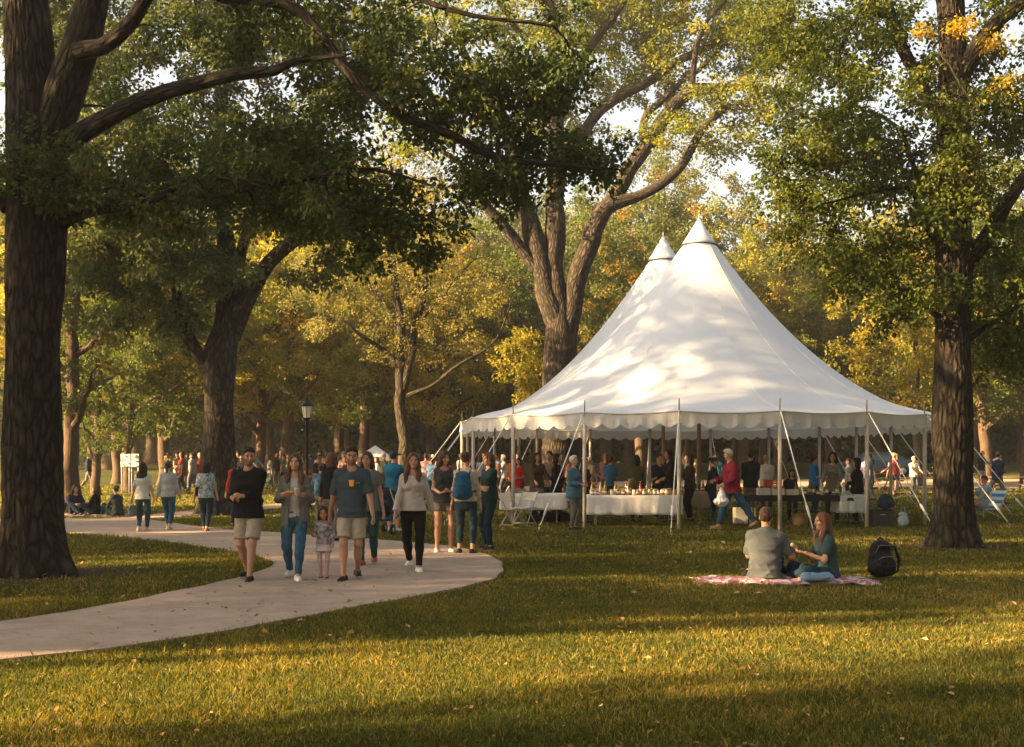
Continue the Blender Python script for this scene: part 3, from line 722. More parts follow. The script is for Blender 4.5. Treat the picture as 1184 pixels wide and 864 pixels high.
def make_ground():
    xs = np.concatenate([np.linspace(-700, -80, 12), np.linspace(-70, 70, 71), np.linspace(80, 700, 12)])
    ys = np.concatenate([np.linspace(-300, -20, 8), np.linspace(-16, 150, 84), np.linspace(170, 900, 14)])
    X, Y = np.meshgrid(xs, ys); Z = gz(X, Y); V = np.stack([X, Y, Z], -1).reshape(-1, 3); nx = len(xs)
    i, j = np.meshgrid(np.arange(len(ys) - 1), np.arange(nx - 1), indexing='ij'); a = (i*nx + j).ravel()
    F = np.stack([a, a + 1, a + nx + 1, a + nx], 1)
    o = npmesh('ground', V, F, ground_mat(), None, True); o['kind'] = 'structure'
make_ground()

OUTER = [(-400, 597), (-100, 599), (75, 601), (150, 600), (172, 602), (215, 608), (260, 613), (330, 618), (430, 625), (500, 631), (555, 640), (581, 655), (574, 668), (540, 680), (480, 692), (400, 706), (320, 722), (200, 742), (100, 756), (0, 767), (-260, 797)]
INNER = [(-260, 752), (0, 722), (90, 708), (170, 693), (250, 676), (300, 663), (316, 654), (303, 645), (260, 637), (180, 626), (75, 617), (-100, 613), (-400, 609)]
BR_UP = [(150, 599.5), (200, 593.5), (240, 590), (330, 583), (430, 577), (560, 571), (700, 566), (900, 565), (1100, 565.5), (1300, 566)]
BR_DN = [(150, 602.5), (200, 599), (240, 596), (330, 588), (430, 581), (560, 574.5), (700, 569), (900, 569.5), (1100, 571), (1300, 572)]
def smooth_poly(pts, step=0.25, jit=0.02, seed=3):
    P = [G(*p) for p in pts]; r = np.random.default_rng(seed)
    q = spline([(x, y, 0, 1) for x, y in P], step)[:, :2]; n = len(q); t = np.arange(n)*step
    for k in (0, 1): q[:, k] += jit*(np.sin(t*2.3 + k) + 0.8*np.sin(t*5.1 + 2*k)) + r.normal(0, jit*.35, n)
    return q
PATHS = [np.vstack([smooth_poly(OUTER), smooth_poly(INNER)]), np.vstack([smooth_poly(BR_UP), smooth_poly(BR_DN)[::-1]])]
def inside(poly, X, Y):
    ins = np.zeros(X.shape, bool); x0, y0 = poly[-1]
    for x1, y1 in poly:
        c = ((y1 > Y) != (y0 > Y)) & (X < (x0 - x1)*(Y - y1)/((y0 - y1) + 1e-12) + x1); ins ^= c; x0, y0 = x1, y1
    return ins
def make_path():
    m = bpy.data.materials.new('path_concrete'); m.use_nodes = True; nt = m.node_tree; N = nt.nodes; L = nt.links; b = N['Principled BSDF']
    tc = N.new('ShaderNodeTexCoord'); n1 = N.new('ShaderNodeTexNoise'); n1.inputs['Scale'].default_value = 0.9; n1.inputs['Detail'].default_value = 7; n1.inputs['Roughness'].default_value = 0.65
    n2 = N.new('ShaderNodeTexNoise'); n2.inputs['Scale'].default_value = 70; n2.inputs['Detail'].default_value = 3
    for n in (n1, n2): L.new(tc.outputs['Object'], n.inputs['Vector'])
    r = N.new('ShaderNodeValToRGB'); e = r.color_ramp.elements; e[0].position = 0.32; e[0].color = (0.31, 0.235, 0.180, 1); e[1].position = 0.66; e[1].color = (0.42, 0.325, 0.255, 1)
    L.new(n1.outputs['Fac'], r.inputs[0]); mx = N.new('ShaderNodeMix'); mx.data_type = 'RGBA'; mx.blend_type = 'OVERLAY'; mx.inputs[0].default_value = 0.45
    L.new(r.outputs[0], mx.inputs[6]); L.new(n2.outputs['Fac'], mx.inputs[7]); L.new(mx.outputs[2], b.inputs['Base Color']); b.inputs['Roughness'].default_value = 0.85; b.inputs['Specular IOR Level'].default_value = 0.25
    wn = N.new('ShaderNodeTexNoise'); wn.inputs['Scale'].default_value = 1.5; wn.inputs['Detail'].default_value = 5; L.new(tc.outputs['Object'], wn.inputs['Vector'])
    wv = N.new('ShaderNodeVectorMath'); wv.operation = 'MULTIPLY_ADD'; wv.inputs[1].default_value = (.9, .9, .9); L.new(wn.outputs['Color'], wv.inputs[0]); L.new(tc.outputs['Object'], wv.inputs[2])
    ck = N.new('ShaderNodeTexVoronoi'); ck.feature = 'DISTANCE_TO_EDGE'; ck.inputs['Scale'].default_value = 0.42; L.new(wv.outputs[0], ck.inputs['Vector'])
    cm = N.new('ShaderNodeMapRange'); cm.inputs[1].default_value = 0.002; cm.inputs[2].default_value = 0.010; cm.inputs[3].default_value = 0.72; L.new(ck.outputs['Distance'], cm.inputs[0])
    st = N.new('ShaderNodeTexNoise'); st.inputs['Scale'].default_value = 3.2; st.inputs['Detail'].default_value = 8; st.inputs['Roughness'].default_value = .7; L.new(tc.outputs['Object'], st.inputs['Vector'])
    sm_ = N.new('ShaderNodeMapRange'); sm_.inputs[1].default_value = 0.40; sm_.inputs[2].default_value = 0.56; sm_.inputs[3].default_value = 0.86; L.new(st.outputs['Fac'], sm_.inputs[0])
    pm = N.new('ShaderNodeMath'); pm.operation = 'MULTIPLY'; L.new(cm.outputs[0], pm.inputs[0]); L.new(sm_.outputs[0], pm.inputs[1])
    m4 = N.new('ShaderNodeMix'); m4.data_type = 'RGBA'; m4.blend_type = 'MULTIPLY'; m4.inputs[0].default_value = 1; L.new(mx.outputs[2], m4.inputs[6]); L.new(pm.outputs[0], m4.inputs[7]); L.new(m4.outputs[2], b.inputs['Base Color'])
    bp = N.new('ShaderNodeBump'); bp.inputs['Distance'].default_value = 0.006; bp.inputs['Strength'].default_value = 0.6; L.new(n2.outputs['Fac'], bp.inputs['Height']); L.new(bp.outputs[0], b.inputs['Normal'])
    from mathutils.geometry import tessellate_polygon
    for i, P in enumerate(PATHS):
        tri = tessellate_polygon([[Vector((p[0], p[1], 0)) for p in P]]); n = len(P)
        z = gz(P[:, 0], P[:, 1]) + 0.030 + 0.004*i
        # top sheet + a low slab edge going into the ground
        V = np.vstack([np.column_stack([P, z]), np.column_stack([P, z - 0.12])]); F = [list(t) for t in tri]; S = [3]*len(F)
        for k in range(n): F.append([k, (k + 1) % n, n + (k + 1) % n, n + k]); S.append(4)
        o = npmesh('path', V, np.concatenate([np.array(f) for f in F]), m, None, False, sizes=S); o['kind'] = 'structure'
        # normals up
        bm = bmesh.new(); bm.from_mesh(o.data); bmesh.ops.recalc_face_normals(bm, faces=bm.faces); bm.to_mesh(o.data); bm.free()
make_path()

# ---------------------------------------------------------------- grass blades
def make_grass():
    rng = np.random.default_rng(11)
    m = leafmat('grass_blade', [(0.0, (0.028, 0.047, 0.010)), (0.42, (0.088, 0.100, 0.017)), (0.70, (0.28, 0.21, 0.045)), (1.0, (0.42, 0.31, 0.13))], trans=0.40, rough=0.7)
    VV = []; FF = []; AA = []; n0 = 0
    trees = [(-6.65, 17.3, 0.75), (8.15, 22.9, 0.6), (-8.65, 36.5, .7)]
    for y0, y1, dens, wd, ht in ((6.3, 9.5, 3600, 0.0065, 0.043), (9.5, 14, 2100, 0.009, 0.043), (14, 21, 900, 0.014, 0.043), (21, 34, 330, 0.026, 0.055), (34, 62, 70, 0.06, 0.065)):
        A = (y1 - y0)*(0.86*(y0 + y1)/2 + 1.5); n = int(A*dens); Y = rng.uniform(y0, y1, n*2); X = rng.uniform(-1, 1, n*2)*(0.43*Y + 0.6)
        keep = rng.uniform(0, 1, n*2) < (0.43*Y + 0.6)/(0.43*y1 + 0.6); X, Y = X[keep][:n], Y[keep][:n]
        jx, jy = rng.normal(0, .045, (2, len(X))); ins = inside(PATHS[0], X + jx, Y + jy) | inside(PATHS[1], X + jx, Y + jy); X, Y = X[~ins], Y[~ins]
        for tx, ty, tr in trees:
            dd = np.hypot(X - tx, Y - ty); k = rng.uniform(0, 1, len(X)) < np.clip((dd - tr)/(tr*1.9) + 0.06, 0.0, 1); X, Y = X[k], Y[k]
        n = len(X)
        pat = 0.5 + 0.28*np.sin(X*1.3 + 0.7*Y) * np.sin(Y*0.9 - X*.4 + 1) + 0.22*np.sin(X*3.7 - Y*2.9 + 2)*np.sin(X*2.1 + Y*4.3) 
        worn = np.exp(-((X - 4.5)**2/18 + (Y - 14.5)**2/3.0))
        a = rng.uniform(0, 2*np.pi, n); h = ht*rng.uniform(0.45, 1.25, n)*(0.8 + 0.4*pat); h = np.where(rng.uniform(0, 1, n) < 0.012, h*1.9, h)
        w = wd*rng.uniform(0.6, 1.2, n)/2; le = rng.normal(0, 0.42, (n, 2))*h[:, None]
        Z = gz(X, Y); B = np.stack([X, Y, Z], 1); s = np.stack([np.cos(a), np.sin(a), 0*a], 1)*w[:, None]
        mid = B + np.column_stack([le*0.35, h*0.6]); tip = B + np.column_stack([le*1.15, h])
        V = np.stack([B - s, B + s, mid + s*0.75, tip, mid - s*0.75], 1).reshape(-1, 3)
        i = np.arange(n)[:, None]*5 + n0; F = i + np.array([[0, 1, 2, 3, 4]])
        v = np.clip(0.24 + 0.30*pat + rng.normal(0, 0.17, n) + 0.15*worn, 0, 1)
        VV.append(V); FF.append(F); AA.append(np.repeat(v, 5)); n0 += n*5
    o = npmesh('grass', np.vstack(VV), np.vstack(FF), m, None, False, attr=np.concatenate(AA)); o['kind'] = 'stuff'
    tag(o, 'short mown lawn grass, green with straw-coloured blades', 'grass')
    # fallen leaves
    ml = leafmat('fallen_leaf', [(0.0, (0.10, 0.045, 0.02)), (0.4, (0.24, 0.13, 0.06)), (0.7, (0.36, 0.19, 0.07)), (1.0, (0.46, 0.36, 0.20))], trans=0.15, rough=0.8)
    n = 4200; Y = 6.5 + 40*rng.uniform(0, 1, n)**1.3; X = rng.uniform(-1, 1, n)*(0.43*Y + 0.5)
    on = inside(PATHS[0], X, Y); dn = 0.5 + 0.5*np.sin(X*.9 + 1.1*Y)*np.sin(Y*1.3 - X*.5) + 0.5*np.exp(-((X - 7.5)**2 + (Y - 20)**2)/14) + .5*np.exp(-((X + 6)**2 + (Y - 16)**2)/10); k = (~on | (rng.uniform(0, 1, n) < 0.35)) & (rng.uniform(0, 1, n) < dn); X, Y, on = X[k], Y[k], on[k]; n = len(X)
    c = np.stack([X, Y, gz(X, Y) + np.where(on, 0.036, 0.045)], 1); a = rng.uniform(0, 6.28, n); S = ((0.012 + 0.030*rng.uniform(0, 1, n)**2)*np.clip(Y/13, .62, 1.1))[:, None]
    o_ = np.stack([np.cos(a), np.sin(a), rng.normal(0, .25, n)], 1); s_ = np.stack([-np.sin(a), np.cos(a), rng.normal(0, .3, n)], 1); u_ = np.array([0, 0, 1.0])
    V = np.stack([c - S*o_, c - S*.2*o_ + S*.75*s_ + S*.25*u_, c + S*.5*o_ + S*.6*s_ + S*.3*u_, c + S*1.1*o_, c + S*.5*o_ - S*.55*s_ + S*.1*u_, c - S*.2*o_ - S*.7*s_ + S*.3*u_], 1).reshape(-1, 3)
    i = np.arange(n)[:, None]*6; F = np.concatenate([i + np.array([[0, 1, 2, 3]]), i + np.array([[0, 3, 4, 5]])])
    o = npmesh('fallen_leaves', V, F, ml, None, False, attr=np.repeat(rng.uniform(0, 1, n), 6)); o['kind'] = 'stuff'; tag(o, 'dry brown and orange leaves scattered over the lawn and path', 'leaves')
make_grass()

# ---------------------------------------------------------------- the trees
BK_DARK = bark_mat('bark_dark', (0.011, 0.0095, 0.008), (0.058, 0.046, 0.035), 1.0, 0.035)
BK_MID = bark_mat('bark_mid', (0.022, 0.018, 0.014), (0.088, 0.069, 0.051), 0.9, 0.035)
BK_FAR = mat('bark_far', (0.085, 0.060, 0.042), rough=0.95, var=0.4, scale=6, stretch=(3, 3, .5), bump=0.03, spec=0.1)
LF_DARK = leafmat('leaf_dark', [(0.0, (0.032, 0.052, 0.014)), (0.5, (0.055, 0.082, 0.021)), (0.8, (0.105, 0.115, 0.028)), (1.0, (0.26, 0.17, 0.035))], 0.40)
LF_MAPLE = leafmat('leaf_fresh', [(0.0, (0.042, 0.065, 0.012)), (0.5, (0.088, 0.112, 0.020)), (0.82, (0.18, 0.16, 0.028)), (1.0, (0.38, 0.24, 0.04))], 0.48)
LF_GREY = leafmat('leaf_greygreen', [(0.0, (0.050, 0.068, 0.022)), (0.55, (0.100, 0.122, 0.036)), (0.85, (0.16, 0.13, 0.035)), (1.0, (0.38, 0.24, 0.05))], 0.42)
LF_GOLD = leafmat('leaf_gold', [(0.0, (0.11, 0.12, 0.022)), (0.45, (0.22, 0.20, 0.036)), (0.8, (0.38, 0.29, 0.052)), (1.0, (0.52, 0.32, 0.06))], 0.55)
LF_OLIVE = leafmat('leaf_olive', [(0.0, (0.075, 0.095, 0.018)), (0.5, (0.165, 0.185, 0.030)), (0.85, (0.28, 0.24, 0.040)), (1.0, (0.42, 0.26, 0.05))], 0.46)
LF_PALE = leafmat('leaf_palegold', [(0.0, (0.10, 0.105, 0.032)), (0.5, (0.185, 0.172, 0.054)), (0.85, (0.29, 0.23, 0.068)), (1.0, (0.45, 0.31, 0.07))], 0.50)
LF_FARGREEN = leafmat('leaf_fargreen', [(0.0, (0.050, 0.075, 0.016)), (0.6, (0.105, 0.140, 0.026)), (0.9, (0.15, 0.13, 0.03)), (1.0, (0.30, 0.20, 0.04))], 0.40)

def thin(cl, f, rng): return cl[rng.uniform(0, 1, len(cl)) < f]
def left_oak():
    rng = np.random.default_rng(21); t = Tree(rng); d = 17.2
    def L(p, sides=10, wob=0.03, **k): return t.limb(plimb(p), sides, wob, **k)
    tr = spline(plimb([(40, 668, d, 33), (38, 560, d, 31.5), (38, 400, d, 30.5), (42, 270, d, 31.5), (40, 170, d, 32), (36, 90, d, 26), (30, 0, d, 24), (20, -160, d, 20), (30, -420, d+.5, 11)]), 0.045)
    t.tube(tr, 132, flare=(0.62, 0.40, 6, 0.6), ridge=0.016)
    L([(50, 190, d, 22), (74, 110, d-.1, 22), (92, 40, d-.2, 19), (112, -30, d-.3, 17), (150, -160, d-.8, 12), (170, -330, d-1, 7)], 40, ridge=0.010)
    L([(86, 60, d-.2, 12), (120, 52, d-.5, 9.5), (150, 30, d-.9, 9), (163, 6, d-1.2, 8), (190, -20, d-1.5, 7), (260, 0, d-1.6, 7), (310, 2, d-1.7, 6.5), (352, 20, d-1.8, 6.2), (396, 78, d-1.9, 5.8), (450, 122, d-1.9, 5.6), (530, 156, d-1.8, 5), (575, 182, d-1.7, 4), (640, 190, d-1.6, 3), (715, 196, d-1.5, 1.5)], 14)
    L([(60, 176, d, 15), (100, 152, d-.3, 12), (160, 118, d-.8, 9.5), (220, 96, d-1.2, 8.5), (270, 84, d-1.5, 7.5), (320, 79, d-1.7, 6), (345, 70, d-1.8, 3.5), (400, 64, d-2, 2)], 16)
    L([(60, 262, d, 12), (95, 247, d-.2, 6.5), (140, 239, d-.4, 5.5), (176, 232, d-.6, 5), (205, 212, d-.9, 3.5), (260, 205, d-1.3, 3.6), (310, 217, d-1.6, 3.6), (370, 205, d-1.8, 3.2), (430, 196, d-2, 2.4), (500, 215, d-2.1, 1.6)], 10)
    L([(10, 240, d, 10), (-20, 210, d, 8), (-80, 160, d, 6), (-200, 120, d, 4)], 10)
    L([(300, 2, d-1.7, 5), (380, -30, d-2, 4), (520, 10, d-2.3, 3), (640, 30, d-2.3, 2)], 8)
    L([(20, -60, d, 12), (-80, -160, d+1, 9), (-250, -260, d+2, 5)], 10); L([(28, -200, d, 12), (150, -420, d+1.5, 8), (300, -560, d+2, 4)], 10)
    cl = px_clumps(rng, [(20, 175, d-1.3, 75, 42, 0.8, 34), (150, 195, d-1.2, 95, 50, 1.4, 60), (270, 185, d-1.6, 110, 55, 1.3, 80), (390, 215, d-1.9, 95, 55, 1.2, 62), (470, 250, d-2, 60, 38, 0.9, 24), (408, 290, d-2, 22, 32, 0.4, 7),
        (330, 130, d-1.9, 80, 26, 1.0, 22), (430, 70, d-1.9, 110, 70, 1.6, 72), (560, 100, d-1.8, 90, 85, 1.3, 76), (560, 195, d-1.7, 80, 34, 0.9, 30), (660, 165, d-1.6, 80, 38, 0.9, 40), (640, 60, d-2, 60, 50, 1, 22),
        (260, 18, d-1.2, 120, 24, 1.2, 24), (420, 0, d-1.5, 210, 30, 1.5, 54), (60, 60, d+1, 60, 60, 1.2, 16), (90, 215, d-1, 60, 36, 1, 22), (180, 120, d+.3, 80, 30, 1, 12), (520, -60, d-1, 200, 60, 2, 30),
        (0, -300, d+1, 330, 200, 4, 110), (330, -420, d+1, 260, 170, 4, 70), (-330, -80, d+1, 260, 260, 4, 90), (200, -160, d-3, 260, 120, 3, 50), (-120, 170, d-1, 90, 60, 1.5, 25)])
    cl = thin(cl, 0.60, rng); cl[:, 1] += 0.9
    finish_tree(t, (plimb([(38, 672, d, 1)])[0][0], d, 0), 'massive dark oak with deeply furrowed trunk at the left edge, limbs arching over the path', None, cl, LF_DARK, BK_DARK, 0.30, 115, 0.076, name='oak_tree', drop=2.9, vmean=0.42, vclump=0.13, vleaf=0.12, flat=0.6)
left_oak()

def right_maple():
    rng = np.random.default_rng(5); t = Tree(rng); d = 22.9
    def L(p, sides=10, wob=0.03, **k): return t.limb(plimb(p), sides, wob, **k)
    tr = spline(plimb([(1102, 636, d, 23), (1102, 560, d, 22.5), (1101, 450, d, 21), (1103, 300, d, 19.5), (1102, 200, d, 18), (1103, 110, d, 17), (1100, 20, d, 15), (1092, -120, d, 11), (1100, -300, d, 5)]), 0.055)
    t.tube(tr, 96, flare=(0.62, 0.34, 5, 1.3), ridge=0.014)
    L([(1106, 320, d, 10), (1135, 285, d-.2, 9.5), (1162, 235, d-.4, 8.5), (1190, 195, d-.6, 7), (1260, 120, d-1, 4)], 16)
    L([(1096, 288, d, 6), (1076, 268, d-.2, 4.5), (1060, 238, d-.4, 4), (1046, 220, d-.6, 3), (1000, 225, d-1, 2), (950, 236, d-1.3, 1)], 8)
    L([(1104, 100, d, 12), (1130, 55, d-.3, 10), (1160, 20, d-.6, 9), (1200, -10, d-.8, 7), (1290, -80, d-1.2, 4)], 14)
    L([(1098, 150, d, 8), (1070, 108, d+.3, 7), (1044, 60, d+.5, 7), (1024, 0, d+.7, 6), (1000, -90, d+1, 4)], 10)
    L([(1030, 20, d+.6, 4), (1000, 18, d+.5, 2.8), (978, 40, d+.4, 2.5), (968, 82, d+.3, 2), (972, 130, d+.3, 1)], 7)
    L([(1098, 250, d, 5), (1074, 232, d+.6, 3.2), (1040, 150, d+1, 2.5), (1000, 128, d+1.4, 1.5)], 7)
    L([(1094, 372, d, 5), (1066, 352, d-.3, 2.6), (1040, 338, d-.4, 1.4)], 6); L([(1110, 400, d, 5), (1150, 372, d+.5, 2.6), (1190, 350, d+1, 1.4)], 6)
    L([(1102, 130, d-.25, 2), (1088, 60, d-1.3, 1.6), (1116, 105, d-1.4, 1.3), (1146, 142, d-1.5, .8)], 5)
    cl = px_clumps(rng, [(1040, 200, d+.2, 130, 110, 1.8, 150), (950, 150, d+.3, 80, 90, 1.5, 74), (930, 225, d+.4, 60, 70, 1.3, 50), (990, 305, d+.5, 55, 40, 1.1, 30), (1040, 330, d+.3, 70, 60, 1.2, 44), (1160, 130, d+.3, 70, 90, 1.6, 60),
        (1155, 330, d+.5, 60, 90, 1.6, 74), (1170, 420, d+.8, 50, 40, 1.3, 24), (1060, 40, d+.5, 120, 60, 1.8, 70), (950, 30, d+1, 90, 60, 1.5, 64), (1100, 215, d-1, 45, 70, .5, 22), (1100, 335, d-.9, 34, 18, .3, 7), (1080, 115, d-.8, 60, 34, .6, 10),
        (1240, 250, d, 70, 200, 2, 60), (1100, -140, d, 300, 120, 4, 130), (1250, 0, d-2, 120, 160, 3, 50)])
    cl = thin(cl, 0.74, rng)
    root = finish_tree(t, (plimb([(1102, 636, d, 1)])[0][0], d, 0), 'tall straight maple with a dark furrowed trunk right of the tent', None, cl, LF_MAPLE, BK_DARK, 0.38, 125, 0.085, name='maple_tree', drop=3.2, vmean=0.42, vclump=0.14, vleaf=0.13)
    c2 = px_clumps(rng, [(1095, 28, d-1.5, 26, 12, .3, 4), (1140, 50, d-1.2, 22, 14, .3, 3), (1165, 90, d-1.0, 20, 14, .3, 2), (1070, 30, d-1.3, 10, 8, .2, 2)])
    V, F, A = leaf_cloud(rng, c2, 0.26, 60, 0.075, vmean=.9, vclump=.05); npmesh('orange_leaves', V - np.array(root.location), F, LF_GOLD, root, False, attr=A)
right_maple()

def tent_elm():
    rng = np.random.default_rng(9); t = Tree(rng); d = 48.0
    def L(p, sides=12, wob=0.06, **k): return t.limb(plimb(p), sides, wob, **k)
    t.tube(spline(plimb([(648, 580, d, 23), (648, 520, d, 20), (648, 430, d, 20), (648, 392, d, 19), (647, 365, d, 13), (646, 335, d, 7)]), 0.2), 40, flare=(0.4, 0.8, 6, 1), ridge=0.02)
    L([(646, 380, d, 13), (632, 340, d, 12.5), (622, 300, d, 12), (614, 260, d, 11.5), (603, 225, d+.3, 10), (590, 170, d+.5, 8), (560, 110, d+.8, 6), (530, 40, d+1, 4), (500, -30, d+1, 2.5)], 20, ridge=.015)
    L([(620, 310, d, 8), (604, 286, d-.2, 7), (580, 258, d-.5, 6), (556, 228, d-.8, 5), (530, 190, d-1, 3.5), (480, 150, d-1.2, 2)], 12)
    L([(648, 390, d, 12), (644, 330, d, 11), (642, 260, d, 11.5), (641, 200, d, 10), (645, 130, d, 9), (640, 60, d, 7), (632, -20, d, 5), (630, -90, d, 3)], 20, ridge=.015)
    L([(655, 390, d, 12), (664, 350, d, 11.5), (672, 310, d-.2, 11.5), (686, 265, d-.3, 11), (702, 238, d-.4, 10), (730, 228, d-.5, 6.5), (765, 215, d-.6, 6), (790, 190, d-.6, 5), (806, 160, d-.6, 4.5), (830, 130, d-.6, 4), (845, 120, d-.6, 2)], 18)
    L([(700, 242, d-.4, 8), (725, 200, d-.3, 9), (752, 165, d-.2, 9), (775, 130, d, 8), (800, 104, d, 7), (838, 100, d, 5), (888, 106, d, 3.5), (940, 118, d, 2)], 16)
    L([(745, 175, d-.2, 5), (746, 140, d, 4.5), (760, 118, d+.3, 4), (800, 85, d+.5, 3), (850, 45, d+.5, 2)], 10)
    L([(643, 200, d, 7), (676, 150, d+.4, 6.5), (690, 130, d+.4, 6), (740, 100, d+.6, 5.5), (800, 62, d+.8, 4.5), (860, 35, d+1, 3), (920, 10, d+1, 2)], 12)
    L([(652, 130, d, 6), (668, 90, d+.4, 5.5), (690, 40, d+.6, 5), (720, 5, d+.8, 4.5), (760, -30, d+1, 3)], 10)
    L([(640, 100, d, 5), (620, 60, d-.5, 4), (580, 10, d-.8, 3), (540, -50, d-1, 2)], 10)
    L([(800, 104, d, 4), (806, 50, d-.5, 3), (840, 0, d-.6, 2)], 8)
    cl = px_clumps(rng, [(560, 40, d, 100, 60, 3, 60), (690, 10, d+2, 130, 40, 3, 110), (820, 30, d+1, 120, 55, 3, 130), (900, 60, d, 60, 60, 2.5, 34), (740, 90, d+2, 90, 40, 2, 44), (860, 120, d, 80, 30, 2, 44), (540, 130, d, 60, 60, 2.5, 30),
        (770, 150, d-1, 50, 20, 1.5, 12), (560, 210, d-1, 50, 20, 1.5, 10), (480, 150, d, 50, 50, 2, 20), (850, 165, d, 40, 25, 1.5, 12), (660, 150, d+3, 60, 50, 1.5, 34), (700, -80, d, 280, 80, 5, 110), (620, 90, d+1, 30, 40, 2, 10)])
    finish_tree(t, (W(648, 580, d).x, d, float(gz(2, d))), 'wide elm with three forking limbs rising directly behind the tent roof', None, cl, LF_OLIVE, BK_MID, 0.62, 120, 0.14, name='elm_tree', vmean=0.40, vclump=0.16, shape='simple')
tent_elm()

def left_mid_oak():
    rng = np.random.default_rng(15); t = Tree(rng); d = 36.5
    def L(p, sides=12, wob=0.05, **k): return t.limb(plimb(p), sides, wob, **k)
    t.tube(spline(plimb([(253, 600, d, 22), (253, 540, d, 18.5), (253, 470, d, 17), (255, 410, d, 18), (262, 370, d, 14), (262, 300, d, 11), (258, 240, d, 9), (255, 150, d, 7), (262, 50, d, 4)]), 0.12), 48, flare=(0.5, 0.5, 6, 1), ridge=0.016)
    L([(246, 425, d, 9), (232, 412, d-.2, 8), (215, 385, d-.4, 7.5), (206, 350, d-.6, 6.5), (198, 310, d-.8, 5), (180, 270, d-1, 3.5), (150, 230, d-1.4, 2)], 14)
    L([(268, 390, d, 11), (284, 345, d-.2, 10), (302, 318, d-.3, 9), (330, 286, d-.5, 8), (362, 268, d-.7, 6.5), (400, 258, d-.9, 5), (430, 240, d-1, 3), (460, 215, d-1, 1.5)], 16)
    L([(274, 355, d, 8), (278, 310, d+.4, 7), (290, 250, d+.8, 5), (310, 180, d+1.2, 3)], 10)
    cl = px_clumps(rng, [(180, 270, d-1, 90, 55, 2.2, 80), (120, 320, d, 60, 60, 2, 50), (240, 310, d-1.5, 60, 26, 1, 22), (330, 250, d-.5, 70, 30, 1.8, 34), (400, 250, d-.8, 50, 26, 1.5, 20), (250, 180, d, 150, 60, 2.5, 90), (360, 160, d+.5, 70, 50, 2, 30), (170, 360, d-.6, 60, 30, 1.3, 24), (260, 70, d, 120, 60, 2.5, 70), (120, 90, d, 110, 90, 3, 90), (230, 0, d+1, 200, 60, 3, 110), (60, 20, d+1, 90, 60, 3, 60), (420, 60, d+1, 110, 60, 3, 60), (360, 310, d-.3, 30, 24, .8, 9)])
    finish_tree(t, (W(253, 600, d).x, d, 0), 'forked grey-brown oak standing behind the women walking away', None, cl, LF_GREY, BK_MID, 0.5, 125, 0.13, name='oak_tree', vmean=0.42, vclump=0.16, drop=4)
left_mid_oak()

def slender_tree():
    rng = np.random.default_rng(31); t = Tree(rng); d = 52.0
    def L(p, sides=10, wob=0.07, **k): return t.limb(plimb(p), sides, wob, **k)
    L([(466, 592, d, 7.5), (466, 520, d, 7), (464, 450, d, 6), (462, 390, d, 5), (455, 310, d, 4), (446, 240, d, 3), (440, 170, d, 2)], 12, flare=(.4, .3, 5, 0))
    L([(467, 450, d, 5), (478, 400, d, 4), (490, 340, d+.3, 3.5), (500, 270, d+.5, 2.5), (510, 200, d+.6, 1.5)], 8)
    L([(464, 430, d, 3.5), (446, 408, d, 3), (420, 390, d-.5, 2.4), (395, 370, d-.8, 1.4)], 7)
    L([(470, 458, d, 3), (500, 445, d-.5, 2.2), (540, 416, d-1, 1.8), (575, 392, d-1.3, 1.2), (590, 345, d-1.5, .7)], 6)
    L([(461, 380, d, 3), (445, 350, d, 2.4), (420, 325, d+.5, 1.4)], 6); L([(486, 370, d, 2.5), (520, 330, d, 1.8), (550, 300, d, 1)], 6)
    cl = px_clumps(rng, [(450, 270, d, 95, 90, 3.2, 120), (400, 345, d, 75, 50, 2.4, 44), (520, 300, d, 80, 70, 2.4, 60), (480, 385, d, 80, 40, 2, 30), (545, 350, d-.5, 50, 40, 1.8, 20), (440, 200, d, 80, 40, 2.2, 44), (360, 300, d+1, 40, 50, 1.8, 20)])
    finish_tree(t, (W(466, 592, d).x, d, float(gz(0, d))), 'slender golden-leaved tree between the lamp post and the tent', None, cl, LF_PALE, BK_MID, 0.52, 100, 0.10, name='slender_tree', vmean=0.42, vclump=0.2, shape='simple')
    t = Tree(np.random.default_rng(33)); d = 50
    t.limb(plimb([(604, 592, d, 3.5), (602, 500, d, 3), (600, 430, d, 2.2), (602, 380, d, 1)]), 8, .05)
    cl = px_clumps(t.rng, [(600, 410, d, 34, 34, 1.2, 26), (612, 450, d, 26, 26, 1, 12)])
    finish_tree(t, (W(604, 592, d).x, d, float(gz(0, d))), 'small bright yellow-green tree just left of the tent roof', None, cl, LF_GOLD, BK_MID, 0.42, 90, 0.13, name='small_tree', vmean=0.5, vclump=0.12)
slender_tree()

# ---- the wood behind: five kinds, copied with their trunks and crowns
WOODG = 'trees of the wood behind the lawn'
KINDS_W = []
for i, (lf, H, sp, bh, tr, n, vm, cone, lab) in enumerate([
        (LF_OLIVE, 19, 6.0, 3.6, 0.36, 250, 0.55, 0.1, 'olive green'), (LF_GOLD, 17, 5.2, 3.2, 0.30, 230, 0.45, 0.15, 'golden yellow'),
        (LF_FARGREEN, 18, 6.2, 3.0, 0.38, 260, 0.45, 0.0, 'deep green'), (LF_GREY, 22, 6.4, 5.0, 0.40, 270, 0.55, 0.1, 'tall grey-green'),
        (LF_MAPLE, 12, 4.6, 2.4, 0.22, 190, 0.55, 0.25, 'low fresh green')]):
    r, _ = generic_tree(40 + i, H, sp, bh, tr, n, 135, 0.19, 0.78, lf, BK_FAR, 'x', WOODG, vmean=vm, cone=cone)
    KINDS_W.append((r, lab)); r['used'] = 0
_names = {}
